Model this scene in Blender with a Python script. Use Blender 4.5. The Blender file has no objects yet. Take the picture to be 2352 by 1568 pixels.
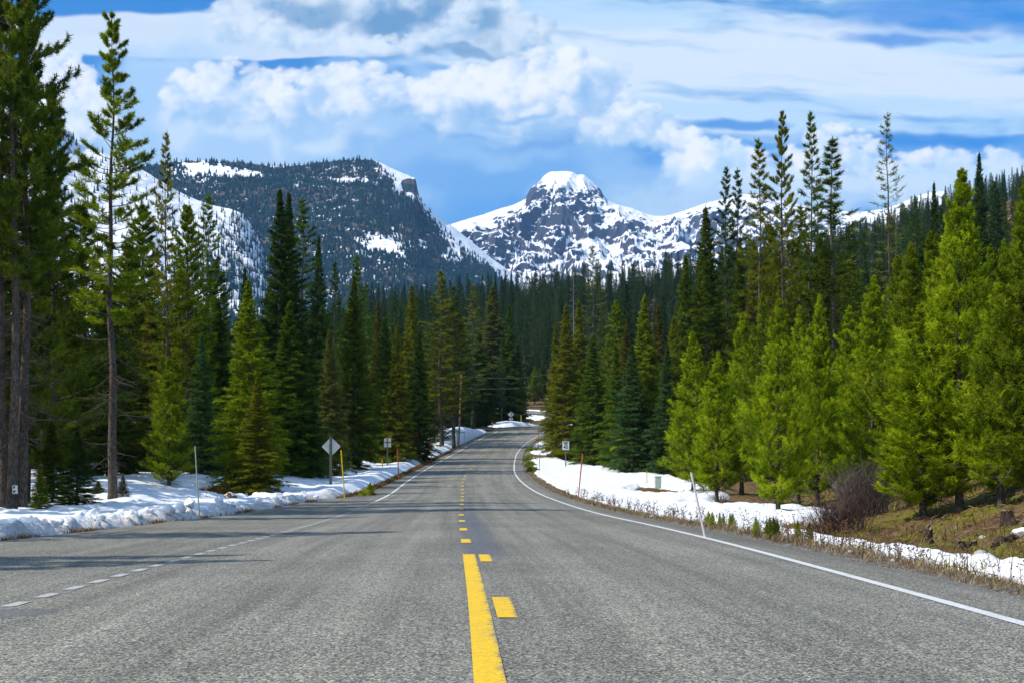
import bpy, math, random
import numpy as np
from math import radians, sin, cos, pi
from mathutils import Vector, Matrix

S = bpy.context.scene
COL = S.collection
PI = math.pi
# ------------------------------------------------------------------ camera
FX = 2614.0            # focal length in picture units (picture 2352 wide)
HZ = 1085.0            # level of the eye in the picture
CX = 1176.0
cam_d = bpy.data.cameras.new("camera")
cam = bpy.data.objects.new("camera", cam_d)
COL.objects.link(cam)
cam.location = (0, 0, 1.0)
cam.rotation_euler = (radians(90), 0, 0)
cam_d.sensor_width = 36.0
cam_d.lens = FX / 2352.0 * 36.0
cam_d.shift_y = (HZ - 784.0) / 2352.0
cam_d.clip_start = 0.1
cam_d.clip_end = 30000
S.camera = cam
# ------------------------------------------------------------------ render
S.render.engine = "CYCLES"
S.view_settings.view_transform = "Standard"
S.view_settings.look = "None"
S.view_settings.exposure = 0.15
S.view_settings.gamma = 1.0
cy = S.cycles
cy.max_bounces = 5
cy.diffuse_bounces = 2
cy.glossy_bounces = 1
cy.transmission_bounces = 2
cy.transparent_max_bounces = 4
cy.volume_bounces = 0
cy.caustics_reflective = False
cy.caustics_refractive = False
cy.use_denoising = True
S.render.use_persistent_data = False
# ------------------------------------------------------------------ sun
SUN_EL = radians(48)
SUN_DIR = Vector((-cos(SUN_EL) * cos(radians(12)), -cos(SUN_EL) * sin(radians(12)), sin(SUN_EL)))   # towards the sun
sun_d = bpy.data.lights.new("sun", "SUN")
sun_d.energy = 5.0
sun_d.angle = radians(0.53)
sun_d.color = (1.0, 0.935, 0.83)
sun = bpy.data.objects.new("sun", sun_d)
COL.objects.link(sun)
sun.rotation_euler = SUN_DIR.to_track_quat("Z", "Y").to_euler()
SKY_STRENGTH = 0.10
HAZE_DENSITY = 0.000058


# ------------------------------------------------------------------ tiny node language
class E:
    """a socket with arithmetic"""
    def __init__(s, nt, sock):
        s.nt, s.s = nt, sock

    def _m(s, op, b=None, c=None, clamp=False):
        n = s.nt.nodes.new("ShaderNodeMath")
        n.operation = op
        n.use_clamp = clamp
        for i, v in enumerate((s, b, c)):
            if v is None:
                continue
            if isinstance(v, E):
                s.nt.links.new(v.s, n.inputs[i])
            else:
                n.inputs[i].default_value = v
        return E(s.nt, n.outputs[0])

    def __add__(s, o): return s._m("ADD", o)
    __radd__ = __add__
    def __sub__(s, o): return s._m("SUBTRACT", o)
    def __rsub__(s, o): return (s * -1.0) + o
    def __mul__(s, o): return s._m("MULTIPLY", o)
    __rmul__ = __mul__
    def __truediv__(s, o): return s._m("DIVIDE", o)
    def max(s, o): return s._m("MAXIMUM", o)
    def min(s, o): return s._m("MINIMUM", o)
    def abs(s): return s._m("ABSOLUTE")
    def sqrt(s): return s._m("SQRT")
    def pow(s, o): return s._m("POWER", o)
    def smax(s, o, k=.05): return s._m("SMOOTH_MAX", o, k)

    def ss(s, a, b):
        n = s.nt.nodes.new("ShaderNodeMapRange")
        n.interpolation_type = "SMOOTHSTEP"
        s.nt.links.new(s.s, n.inputs[0])
        n.inputs[1].default_value = a
        n.inputs[2].default_value = b
        return E(s.nt, n.outputs[0])

    def lin(s, a, b, c=0., d=1.):
        n = s.nt.nodes.new("ShaderNodeMapRange")
        s.nt.links.new(s.s, n.inputs[0])
        for i, v in enumerate((a, b, c, d)):
            n.inputs[i + 1].default_value = v
        return E(s.nt, n.outputs[0])


def plug(nt, sock, v):
    if isinstance(v, E):
        nt.links.new(v.s, sock)
    elif v is not None:
        if sock.type == "RGBA" and len(v) == 3:
            v = (*v, 1)
        sock.default_value = v


def node(nt, typ, out=0, props=None, **ins):
    n = nt.nodes.new(typ)
    for k, v in (props or {}).items():
        setattr(n, k, v)
    for k, v in ins.items():
        plug(nt, n.inputs[k.replace("_", " ")], v)
    return E(nt, n.outputs[out])


def mix(nt, f, a, b, mode="MIX"):
    n = nt.nodes.new("ShaderNodeMix")
    n.data_type = "RGBA"
    n.blend_type = mode
    plug(nt, n.inputs[0], f)
    plug(nt, n.inputs[6], a)
    plug(nt, n.inputs[7], b)
    return E(nt, n.outputs[2])


def vec(nt, x, y, z):
    n = nt.nodes.new("ShaderNodeCombineXYZ")
    for i, v in enumerate((x, y, z)):
        plug(nt, n.inputs[i], v)
    return E(nt, n.outputs[0])


def sep(nt, v):
    n = nt.nodes.new("ShaderNodeSeparateXYZ")
    nt.links.new(v.s, n.inputs[0])
    return [E(nt, o) for o in n.outputs]


def noise(nt, v, scale, detail=3., rough=.5, lac=2., out=0, dist=0., dim="3D"):
    return node(nt, "ShaderNodeTexNoise", out, dict(noise_dimensions=dim), Vector=v, Scale=scale, Detail=detail, Roughness=rough, Lacunarity=lac, Distortion=dist)


def coords(nt, which="Object"):
    n = nt.nodes.new("ShaderNodeTexCoord")
    return E(nt, n.outputs[which])


def worldpos(nt):
    n = nt.nodes.new("ShaderNodeNewGeometry")
    return E(nt, n.outputs["Position"])


def attr(nt, name, out="Fac"):
    n = nt.nodes.new("ShaderNodeAttribute")
    n.attribute_name = name
    return E(nt, n.outputs[out])


def ramp(nt, f, stops):
    n = nt.nodes.new("ShaderNodeValToRGB")
    el = n.color_ramp.elements
    while len(el) < len(stops):
        el.new(0.5)
    for e, (p, c) in zip(el, stops):
        e.position = p
        e.color = (*c, 1)
    nt.links.new(f.s, n.inputs[0])
    return E(nt, n.outputs[0])


def material(name):
    m = bpy.data.materials.new(name)
    m.use_nodes = True
    nt = m.node_tree
    b = nt.nodes["Principled BSDF"]
    return m, nt, b


def finish(nt, b, color=None, rough=None, bump=None, bump_d=.02, bump_s=1., spec=None):
    plug(nt, b.inputs["Base Color"], color)
    plug(nt, b.inputs["Roughness"], rough)
    if spec is not None:
        b.inputs["Specular IOR Level"].default_value = spec
    if bump is not None:
        n = nt.nodes.new("ShaderNodeBump")
        n.inputs["Distance"].default_value = bump_d
        n.inputs["Strength"].default_value = bump_s
        nt.links.new(bump.s, n.inputs["Height"])
        nt.links.new(n.outputs[0], b.inputs["Normal"])


# ------------------------------------------------------------------ numeric helpers
def _hash(ix, iy, seed):
    h = (ix.astype(np.int64) * 374761393 + iy.astype(np.int64) * 668265263 + seed * 2147483647) & 0xFFFFFFFF
    h = ((h ^ (h >> 13)) * 1274126177) & 0xFFFFFFFF
    h = (h ^ (h >> 16)) & 0xFFFFFFFF
    return h.astype(np.float64) / 4294967295.0


def gnoise(x, y, seed=0):
    x = np.asarray(x, float); y = np.asarray(y, float)
    ix = np.floor(x); iy = np.floor(y)
    fx = x - ix; fy = y - iy
    u = fx * fx * fx * (fx * (fx * 6 - 15) + 10)
    v = fy * fy * fy * (fy * (fy * 6 - 15) + 10)

    def g(dx, dy):
        a = _hash(ix + dx, iy + dy, seed) * 2 * PI
        return np.cos(a) * (fx - dx) + np.sin(a) * (fy - dy)
    a = g(0, 0) * (1 - u) + g(1, 0) * u
    b = g(0, 1) * (1 - u) + g(1, 1) * u
    return (a * (1 - v) + b * v) * 1.5


def fbm(x, y, o=4, seed=0, gain=.5, lac=2.0):
    r = 0; a = 1.; f = 1.
    for i in range(o):
        r = r + a * gnoise(np.asarray(x) * f, np.asarray(y) * f, seed + i * 17)
        a *= gain; f *= lac
    return r


def ridged(x, y, o=4, seed=0, gain=.5):
    r = 0; a = 1.; f = 1.; t = 0
    for i in range(o):
        r = r + a * (1 - np.abs(gnoise(np.asarray(x) * f, np.asarray(y) * f, seed + i * 13)) * 1.6)
        t += a; a *= gain; f *= 2.03
    return r / t


def sst(a, b, x):
    t = np.clip((np.asarray(x, float) - a) / (b - a), 0, 1)
    return t * t * (3 - 2 * t)


# ------------------------------------------------------------------ sky with clouds (world)
# ------------------------------------------------------------------ clouds, drawn once into a chart of the sky (bearing x height)
SKX0, SKX1, SKY0, SKY1 = -700., 3100., -420., 1100.
SKRES = 1.6


def cloud_chart():
    """colour and cover of the clouds; chart units as the picture's (x to the side, y downwards), fixed to directions in the sky"""
    rg = np.random.default_rng(11)
    nx = int((SKX1 - SKX0) / SKRES); ny = int((SKY1 - SKY0) / SKRES)
    x, y = np.meshgrid(SKX0 + (np.arange(nx) + .5) * SKRES, SKY0 + (np.arange(ny) + .5) * SKRES)
    C = np.zeros((ny, nx, 3)); A = np.zeros((ny, nx))
    wx = fbm(x / 210., y / 170., 4, 1) ; wy = fbm(x / 210. + 40, y / 170., 4, 2)
    f1 = fbm(x / 260. + 3, y / 200., 6, 3, .55)
    fine = fbm(x / 40., y / 34., 5, 4, .58)
    mid = fbm(x / 95., y / 80., 4, 6, .55)

    def lay(col, a):
        nonlocal C, A
        a = np.clip(a, 0, 1)
        na = a + A * (1 - a)
        C[:] = (np.asarray(col) * a[..., None] + C * (A * (1 - a))[..., None]) / np.maximum(na, 1e-6)[..., None]
        A[:] = na

    def blob(cx, cy, rx, ry, qx=None, qy=None):
        return 1 - np.sqrt((((x if qx is None else qx) - cx) / rx) ** 2 + (((y if qy is None else qy) - cy) / ry) ** 2)

    def blobs(l, k, qx=None, qy=None):
        r = None
        for b in l:
            v = blob(*b, qx, qy)
            r = v if r is None else np.log(np.exp(r * k) + np.exp(v * k)) / k
        return r
    # combed sheet
    u = x * .985 - y * .17; v_ = y * .985 + x * -.05
    s1 = fbm(u / 900. + .02 * wx * 3, v_ / 85. + .25 * wx, 6, 20, .55)
    s2 = fbm(u / 260., v_ / 30. + .3 * wx, 4, 27, .55)
    m = blobs([(1700, 150, 760, 150), (1400, 150, 380, 190), (2150, 215, 560, 62), (1950, 125, 480, 60), (1250, 210, 250, 140), (2500, 215, 500, 70)], 5, x + wx * 60, y + wy * 25)
    q = m * 1.25 + s1 * .55 + s2 * .16
    lay((.42, .70, .95), sst(-.40, .35, q) * .55)
    lay((.80, .90, .965), sst(-.18, .85, q + .22 * s2) * .95)
    m = blobs([(2100, 285, 520, 26), (1950, 240, 560, 30), (1430, 25, 340, 70), (2280, 112, 260, 22), (2350, 262, 300, 30)], 6, x + wx * 40, y + wy * 10)
    lay((.52, .755, .955), sst(-.1, .7, m + s1 * .6 + s2 * .15) * .72)
    # clear windows in it
    m = blobs([(2190, 38, 330, 46), (2060, 95, 200, 20), (2480, 60, 200, 60), (2180, 322, 230, 20), (1700, 282, 120, 14)], 6, x + wx * 50, y + wy * 16)
    lay((.0, .215, .70), sst(-.1, .7, m + s1 * .35 + s2 * .12) * .80)
    # lens cloud
    m = blobs([(355, 80, 365, 57), (650, 113, 330, 26), (210, 78, 230, 44)], 14, x, y + 7 * wx)
    lay((.79, .885, .955), sst(.0, .17, m + .10 * s1 * sst(500, 900, x)) * (.93 + .07 * s1))
    lay((.70, .83, .94), sst(.1, .6, blob(330, 112, 340, 20)) * .4)
    m = blobs([(365, 150, 92, 12), (480, 158, 60, 8)], 8)
    lay((.60, .80, .96), sst(0, .7, m) * .6)
    # pale veil under the main bank, bluer to one side
    m = blobs([(600, 345, 520, 240), (450, 260, 260, 150), (930, 290, 330, 110), (1130, 330, 200, 60)], 5, x + wx * 70, y + wy * 70)
    lay((.48, .695, .935), sst(-.12, .62, m + f1 * .42) * .92)
    m = blobs([(640, 340, 40, 50), (560, 300, 120, 40), (760, 330, 150, 35), (420, 300, 90, 60)], 6, x + wx * 40, y + wy * 40)
    lay((.73, .86, .965), sst(-.1, .8, m + f1 * .5 + fine * .12) * .75)
    lay((.30, .56, .88), sst(.0, .9, blobs([(850, 380, 260, 50), (1000, 345, 200, 30)], 5, x + wx * 50, y + wy * 30) + f1 * .4) * .6)

    m = blobs([(1200, 395, 420, 120), (1560, 430, 300, 110), (980, 430, 230, 90), (800, 470, 250, 60)], 5, x + wx * 60, y + wy * 50)
    lay((.185, .43, .82), sst(-.1, .6, m + f1 * .38) * .9)
    m = blobs([(1150, 350, 330, 50), (1500, 390, 240, 60), (960, 450, 160, 40), (1330, 460, 200, 40)], 5, x + wx * 80, y + wy * 40)
    lay((.38, .61, .90), sst(-.05, .9, m + f1 * .6 + mid * .12) * .62)
    lay((.13, .345, .74), sst(.0, .9, blobs([(1240, 330, 200, 26), (1480, 345, 90, 30), (1050, 305, 160, 16)], 5, x + wx * 60, y + wy * 30) + mid * .25) * .6)

    def puffs(n, spine, rad, thick, white, shade, seed, base=None, dark=0., op=.80, below=0.0, rag=.38, small=1.0):
        """heap cloud as a crowd of billows laid from the back to the front"""
        r = np.random.default_rng(seed)
        sp = np.array(spine, float)           # x, top, bottom
        L = []
        for i in range(n):
            q = r.uniform(0, 1)
            xx = sp[0, 0] + (sp[-1, 0] - sp[0, 0]) * q
            top = np.interp(xx, sp[:, 0], sp[:, 1]); bot = np.interp(xx, sp[:, 0], sp[:, 2])
            d = r.beta(1.0, 1.5)
            R = rad * (r.uniform(.35, 1.0) ** 1.6) * (.65 + .6 * d) * small
            R = min(R, (bot - top) * .62)
            yy = top + R * .8 + (bot - top - R * 1.2) * d
            L.append((d + r.normal(0, .16), xx, yy, max(R, 7), d))
        L.sort()
        for _, cx, cy, R, d in L:
            R2 = R * 1.5
            i0, i1 = int((cx - R2 - SKX0) / SKRES), int((cx + R2 - SKX0) / SKRES)
            j0, j1 = int((cy - R2 - SKY0) / SKRES), int((cy + R2 - SKY0) / SKRES)
            if i0 < 0 or j0 < 0 or i1 >= nx or j1 >= ny: continue
            sl = (slice(j0, j1), slice(i0, i1))
            dx = (x[sl] - cx + wx[sl] * R * .3 + fine[sl] * R * .30 + mid[sl] * R * .25) / R; dy = (y[sl] - cy + wy[sl] * R * .3 + fine[sl][::-1] * R * .22 - mid[sl] * R * .2) / (R * .84)
            rho = np.sqrt(dx * dx + dy * dy)
            e = rho + fine[sl] * rag * .55
            soft = np.where(dy > 0, 1.0, .42 + .40 * d)
            a = np.clip((1.08 - e) / soft, 0, 1); a = a * a * (3 - 2 * a) * op
            a = a * (1 - below * sst(.2, 1.1, dy))
            nz = np.sqrt(np.clip(1 - rho * rho, 0, 1))
            lam = -.42 * dx - .60 * dy + .50 * nz + fine[sl] * .26 + mid[sl] * .55
            t = np.clip(.42 + .66 * lam - dark * d + r.normal(0, .06), 0, 1)
            t = t * t * (3 - 2 * t)
            col = np.asarray(shade) * (1 - t[..., None]) + np.asarray(white) * t[..., None]
            A0 = A[sl]; na = a + A0 * (1 - a)
            C[sl] = (col * a[..., None] + C[sl] * (A0 * (1 - a))[..., None]) / np.maximum(na, 1e-6)[..., None]
            A[sl] = na

    W = (1.0, 1.02, 1.02)
    # grey bellied cloud overhead
    puffs(260, [(490, 10, 100), (560, -40, 110), (700, -60, 120), (850, -70, 130), (1000, -70, 130), (1120, -60, 130), (1200, 0, 120), (1260, 60, 110)], 60, 1, (.84, .915, .965), (.30, .50, .73), 31, dark=.15, op=.55, below=.3)
    for b, a in (((720, 20, 150, 42), .75), ((930, 45, 135, 48), .95), ((1130, 55, 70, 60), .75), ((1060, 120, 190, 18), .75), ((1000, 0, 80, 40), .7)):
        m = blob(*b, x + wx * 40, y + wy * 34)
        lay((.135, .31, .53), sst(-.02, .7, m + f1 * .45 + fine * .12) * a)
    puffs(46, [(860, 70, 120), (960, 80, 126), (1060, 0, 105), (1110, -20, 60)], 30, 1, (.80, .89, .955), (.42, .62, .83), 33, dark=.05, op=.5, below=.4)
    puffs(60, [(500, 30, 110), (620, 34, 116), (760, 70, 124), (900, 90, 130)], 36, 1, (.84, .915, .965), (.50, .70, .88), 34, dark=.1, op=.5, below=.5)
    # behind the tall pines
    puffs(150, [(40, 130, 420), (100, 88, 400), (150, 92, 380), (200, 150, 330), (260, 260, 340)], 60, 1, W, (.55, .74, .92), 35, dark=.22, op=.7, below=.4)
    puffs(90, [(-500, 120, 420), (-200, 60, 400), (40, 180, 380)], 90, 1, W, (.50, .70, .90), 36, dark=.2, op=.7, below=.4)
    # heaps low on the other side
    puffs(200, [(1545, 300, 420), (1590, 285, 440), (1640, 300, 460), (1700, 318, 480), (1760, 350, 480)], 46, 1, W, (.46, .70, .93), 37, dark=.30, op=.6, below=.6)
    puffs(190, [(1800, 330, 470), (1860, 290, 470), (1930, 272, 450), (1990, 290, 470), (2040, 345, 480), (2080, 380, 480)], 44, 1, W, (.50, .73, .94), 38, dark=.30, op=.6, below=.6)
    puffs(260, [(2050, 350, 490), (2100, 338, 490), (2180, 334, 490), (2240, 340, 490), (2270, 328, 480), (2310, 345, 470), (2370, 380, 470), (2500, 390, 480), (2800, 330, 480)], 46, 1, W, (.52, .74, .95), 39, dark=.28, op=.6, below=.5)
    # the long bank
    puffs(330, [(385, 190, 290), (420, 150, 290), (470, 128, 300), (545, 120, 310), (610, 150, 300), (660, 155, 300), (730, 145, 310), (790, 138, 310), (850, 134, 300), (910, 165, 300), (960, 172, 300)], 52, 1, W, (.40, .62, .88), 41, dark=.46, op=.62, below=.6)
    puffs(420, [(950, 190, 290), (1010, 158, 295), (1060, 142, 300), (1130, 138, 305), (1200, 112, 310), (1260, 100, 305), (1320, 104, 300), (1370, 130, 300), (1405, 175, 300), (1440, 215, 300)], 56, 1, W, (.36, .585, .86), 42, dark=.40, op=.64, below=.45)
    puffs(150, [(1340, 270, 330), (1400, 240, 350), (1450, 228, 358), (1500, 222, 355), (1540, 262, 350), (1575, 300, 345)], 42, 1, W, (.40, .63, .89), 43, dark=.38, op=.62, below=.4)
    # soft wisps that hang under the low heaps
    m = blobs([(1980, 455, 520, 80), (1690, 450, 240, 80), (2500, 440, 400, 90)], 5, x + wx * 60, y + wy * 40)
    lay((.60, .785, .955), sst(-.15, .7, m + f1 * .5) * .75)
    # cool shade inside the bank
    m = blobs([(1405, 220, 50, 70), (1340, 260, 60, 40), (1180, 255, 110, 14), (900, 260, 60, 25), (1090, 230, 40, 25)], 7, x + wx * 50, y + wy * 40)
    lay((.27, .51, .84), sst(-.05, .9, m + fine * .25 + f1 * .2) * .72)
    # the softness of vapour
    for _ in range(1):
        PA = np.concatenate([C * A[..., None], A[..., None]], -1)
        for ax in (0, 1):
            PA = .5 * PA + .25 * (np.roll(PA, 1, ax) + np.roll(PA, -1, ax))
        A = PA[..., 3]; C = PA[..., :3] / np.maximum(A, 1e-6)[..., None]
    return C, A


def build_sky():
    w = bpy.data.worlds.new("World")
    S.world = w
    w.use_nodes = True
    nt = w.node_tree
    nt.nodes.clear()
    d = coords(nt, "Generated")
    sk = nt.nodes.new("ShaderNodeTexSky")
    sk.sky_type = "NISHITA"
    sk.sun_disc = False
    sk.sun_elevation = SUN_EL
    sk.sun_rotation = math.atan2(SUN_DIR.x, SUN_DIR.y)
    sk.altitude = 2200
    sk.air_density = 1.0
    sk.dust_density = 0.3
    sk.ozone_density = 3.0
    base = E(nt, sk.outputs[0])
    x, y, z = sep(nt, d)
    ym = y.max(0.12)
    px = x / ym * FX + CX        # a chart of the sky by bearing and height
    py = z / ym * -FX + HZ

    def col(c):
        return tuple(v / SKY_STRENGTH for v in c)
    # clear air: deep blue above, paler low down behind the mountains
    c = mix(nt, 0.80, base, col((.0, .225, .70)))
    c = mix(nt, py.ss(50., 470.) * .85, c, col((.145, .41, .86)))
    C, A = cloud_chart()
    ny, nx = A.shape
    im = bpy.data.images.new("cloud_chart", nx, ny, alpha=True, float_buffer=True)
    im.colorspace_settings.name = "Non-Color"
    im.alpha_mode = "CHANNEL_PACKED"
    im.pixels.foreach_set(np.ascontiguousarray(np.concatenate([C, A[..., None]], -1)[::-1], np.float32).ravel())
    im.update()
    ti = nt.nodes.new("ShaderNodeTexImage")
    ti.image = im
    ti.extension = "CLIP"
    ti.interpolation = "Cubic"
    uv = vec(nt, (px - SKX0) / (SKX1 - SKX0), (SKY1 - py) / (SKY1 - SKY0), 0.)
    nt.links.new(uv.s, ti.inputs[0])
    cc = mix(nt, 1.0, E(nt, ti.outputs[0]), (1 / SKY_STRENGTH,) * 3, "MULTIPLY")
    c = mix(nt, E(nt, ti.outputs[1]) * y.ss(.12, .2), c, cc)
    c = mix(nt, (1.0 - y.ss(.10, .30)) * .62, c, col((.62, .73, .84)))       # the rest of the sky is half clouded too
    c = mix(nt, py.ss(700., 1200.) * .6, c, col((.45, .66, .92)))
    bg = nt.nodes.new("ShaderNodeBackground")
    bg.inputs[1].default_value = SKY_STRENGTH
    nt.links.new(c.s, bg.inputs[0])
    out = nt.nodes.new("ShaderNodeOutputWorld")
    nt.links.new(bg.outputs[0], out.inputs[0])
    w.cycles.sampling_method = "MANUAL"
    w.cycles.sample_map_resolution = 1024


build_sky()


# ------------------------------------------------------------------ curves and meshes
class Curve1:
    """smooth curve through points"""
    def __init__(s, pts):
        p = np.array(sorted(pts), float)
        s.x, s.y = p[:, 0], p[:, 1]
        dx = np.diff(s.x); m = np.diff(s.y) / dx
        t = np.zeros(len(s.x)); t[0] = m[0]; t[-1] = m[-1]
        t[1:-1] = (m[:-1] * dx[1:] + m[1:] * dx[:-1]) / (dx[1:] + dx[:-1])
        flip = (m[:-1] * m[1:]) <= 0
        t[1:-1][flip] *= .3
        s.t = t

    def __call__(s, q):
        q = np.clip(np.asarray(q, float), s.x[0], s.x[-1])
        i = np.clip(np.searchsorted(s.x, q, side="right") - 1, 0, len(s.x) - 2)
        h = s.x[i + 1] - s.x[i]; u = (q - s.x[i]) / h
        return ((2 * u**3 - 3 * u**2 + 1) * s.y[i] + (u**3 - 2 * u**2 + u) * h * s.t[i] + (-2 * u**3 + 3 * u**2) * s.y[i + 1] + (u**3 - u**2) * h * s.t[i + 1])


def add_mesh(name, V, F, mats, parent=None, fmat=None, smooth=False, attrs=None, loc=None):
    V = np.asarray(V, np.float32); F = np.asarray(F, np.int32)
    me = bpy.data.meshes.new(name)
    k = F.shape[1]
    me.vertices.add(len(V)); me.vertices.foreach_set("co", V.ravel())
    me.loops.add(F.size); me.loops.foreach_set("vertex_index", F.ravel())
    me.polygons.add(len(F))
    me.polygons.foreach_set("loop_start", np.arange(0, F.size, k, dtype=np.int32))
    if fmat is not None:
        me.polygons.foreach_set("material_index", np.asarray(fmat, np.int32))
    if smooth is not False:
        sm = np.ones(len(F), bool) if smooth is True else np.asarray(smooth, bool)
    else:
        sm = np.zeros(len(F), bool)
    me.polygons.foreach_set("use_smooth", sm)
    for an, av in (attrs or {}).items():
        a = me.attributes.new(an, "FLOAT", "POINT")
        a.data.foreach_set("value", np.asarray(av, np.float32))
    me.update(calc_edges=True)
    for m in (mats if isinstance(mats, (list, tuple)) else [mats]):
        me.materials.append(m)
    o = bpy.data.objects.new(name, me)
    COL.objects.link(o)
    if loc is not None:
        o.location = loc
    if parent:
        o.parent = parent
    return o


def tag(o, label=None, cat=None, group=None, kind=None):
    if label: o["label"] = label
    if cat: o["category"] = cat
    if group: o["group"] = group
    if kind: o["kind"] = kind
    return o


def thing(name, label, cat, loc, group=None, rz=0.0):
    o = bpy.data.objects.new(name, None)
    o.empty_display_size = .3
    COL.objects.link(o)
    o.location = loc
    o.rotation_euler = (0, 0, rz)
    return tag(o, label, cat, group)


def tubes(pts, rad, sides=4, cap=True):
    """n tubes of k rings: pts (n,k,3), rad (n,k)"""
    pts = np.asarray(pts, float); rad = np.asarray(rad, float)
    n, k, _ = pts.shape
    d = np.gradient(pts, axis=1)
    d /= np.linalg.norm(d, axis=2, keepdims=True) + 1e-9
    m = d.mean(axis=1); m /= np.linalg.norm(m, axis=1, keepdims=True) + 1e-9
    ref = np.where(np.abs(m[:, 2:3]) > .85, np.array([[1., 0, 0]]), np.array([[0, 0, 1.]]))[:, None, :]
    a = np.cross(d, np.broadcast_to(ref, d.shape)); a /= np.linalg.norm(a, axis=2, keepdims=True) + 1e-9
    b = np.cross(d, a)
    th = np.arange(sides) * 2 * PI / sides
    V = pts[:, :, None, :] + rad[:, :, None, None] * (a[:, :, None, :] * np.cos(th)[None, None, :, None] + b[:, :, None, :] * np.sin(th)[None, None, :, None])
    idx = np.arange(n * k * sides).reshape(n, k, sides)
    i0 = idx[:, :-1, :]; i1 = idx[:, 1:, :]
    j0 = np.roll(i0, -1, axis=2); j1 = np.roll(i1, -1, axis=2)
    T = np.concatenate([np.stack([i0, j0, j1], -1).reshape(-1, 3), np.stack([i0, j1, i1], -1).reshape(-1, 3)])
    V = V.reshape(-1, 3)
    if cap:
        e = idx[:, -1, :]
        T = np.concatenate([T] + [np.stack([e[:, 0], e[:, i], e[:, i + 1]], -1) for i in range(1, sides - 1)])
        e = idx[:, 0, :]
        T = np.concatenate([T] + [np.stack([e[:, 0], e[:, i + 1], e[:, i]], -1) for i in range(1, sides - 1)])
    return V, T


def join(parts):
    Vs, Fs, n = [], [], 0
    for V, F in parts:
        Vs.append(V); Fs.append(np.asarray(F) + n); n += len(V)
    return np.concatenate(Vs), np.concatenate(Fs)


def box(cx, cy, cz, sx, sy, sz, bev=.0):
    """a box with chamfered upright edges and top as triangles"""
    b = min(bev, sx * .45, sy * .45)
    if b <= 0:
        ring = [(-sx / 2, -sy / 2), (sx / 2, -sy / 2), (sx / 2, sy / 2), (-sx / 2, sy / 2)]
    else:
        hx, hy = sx / 2, sy / 2
        ring = [(-hx + b, -hy), (hx - b, -hy), (hx, -hy + b), (hx, hy - b), (hx - b, hy), (-hx + b, hy), (-hx, hy - b), (-hx, -hy + b)]
    n = len(ring)
    lev = [(-sz / 2, 1.)] + ([(sz / 2 - b, 1.), (sz / 2, 1 - 2 * b / max(sx, sy))] if b > 0 else [(sz / 2, 1.)])
    V = [(cx + x * k, cy + y * k, cz + z) for z, k in lev for x, y in ring]
    T = []
    for l in range(len(lev) - 1):
        for i in range(n):
            a, c = l * n + i, l * n + (i + 1) % n
            T += [(a, c, c + n), (a, c + n, a + n)]
    top = (len(lev) - 1) * n
    for i in range(1, n - 1):
        T += [(top, top + i, top + i + 1), (0, i + 1, i)]
    return np.array(V, float), np.array(T)


def at(px, py, Y):
    """the point at distance Y that stands at this place of the picture"""
    return np.array([(px - CX) / FX * Y, Y, 1.0 + (HZ - py) / FX * Y])


# ------------------------------------------------------------------ road course and ground shape
ZB = Curve1([(-60, 0), (0, 0), (8, 0), (16, -.03), (24, -.10), (34, -.17), (46, -.13), (57, -.02), (71.6, .38), (81.6, .74), (94, 1.25), (105, 1.8), (118, 2.45),
             (139, 3.65), (158, 5.3), (171, 6.8), (180, 7.85), (190, 8.75), (200, 9.3), (212, 9.55), (222, 10.2), (240, 12.4), (260, 15.0), (280, 17.0), (320, 20), (400, 24), (700, 24), (1500, 0)])
XC = Curve1([(-60, 3.2), (-10, .8), (5.4, .01), (8.4, -.13), (14.3, -.43), (22.7, -.86), (34, -1.40), (46, -1.9), (57, -2.36), (71.6, -2.98), (81.6, -3.25), (94, -3.4),
             (105, -3.33), (118, -3.2), (139, -2.7), (158, -1.35), (171, .7), (180, 2.3), (187, 3.9)])
_pp = [(float(XC(y)), float(y)) for y in np.arange(-60, 184, 1.0)]
_far = [(4.4, 188), (7.2, 195), (10.6, 202), (14.2, 209.5), (17.2, 217.5), (18.6, 226), (17.6, 235), (14.6, 243), (10, 250.5), (4, 257.5), (-3, 264), (-11, 269.5), (-20, 273), (-32, 275), (-60, 276)]
_fa = np.array([_pp[-1]] + _far)
for i in range(len(_fa) - 1):
    p0 = _fa[max(i - 1, 0)]; p1 = _fa[i]; p2 = _fa[i + 1]; p3 = _fa[min(i + 2, len(_fa) - 1)]
    for u in np.linspace(0, 1, 8, endpoint=False)[(0 if i else 1):]:
        _pp.append(tuple(.5 * (2 * p1 + (p2 - p0) * u + (2 * p0 - 5 * p1 + 4 * p2 - p3) * u * u + (3 * p1 - p0 - 3 * p2 + p3) * u**3)))
PATH = np.array(_pp)
_seg = np.linalg.norm(np.diff(PATH, axis=0), axis=1)
ARC = np.concatenate([[0], np.cumsum(_seg)])
ARC -= np.interp(0, PATH[:200, 1], ARC[:200])          # arc length 0 beside the camera
SMAX = ARC[-1]


def path(s):
    s = np.asarray(s, float)
    x = np.interp(s, ARC, PATH[:, 0]); y = np.interp(s, ARC, PATH[:, 1])
    e = .6
    dx = np.interp(s + e, ARC, PATH[:, 0]) - np.interp(s - e, ARC, PATH[:, 0])
    dy = np.interp(s + e, ARC, PATH[:, 1]) - np.interp(s - e, ARC, PATH[:, 1])
    l = np.hypot(dx, dy) + 1e-9
    return x, y, dx / l, dy / l


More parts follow.
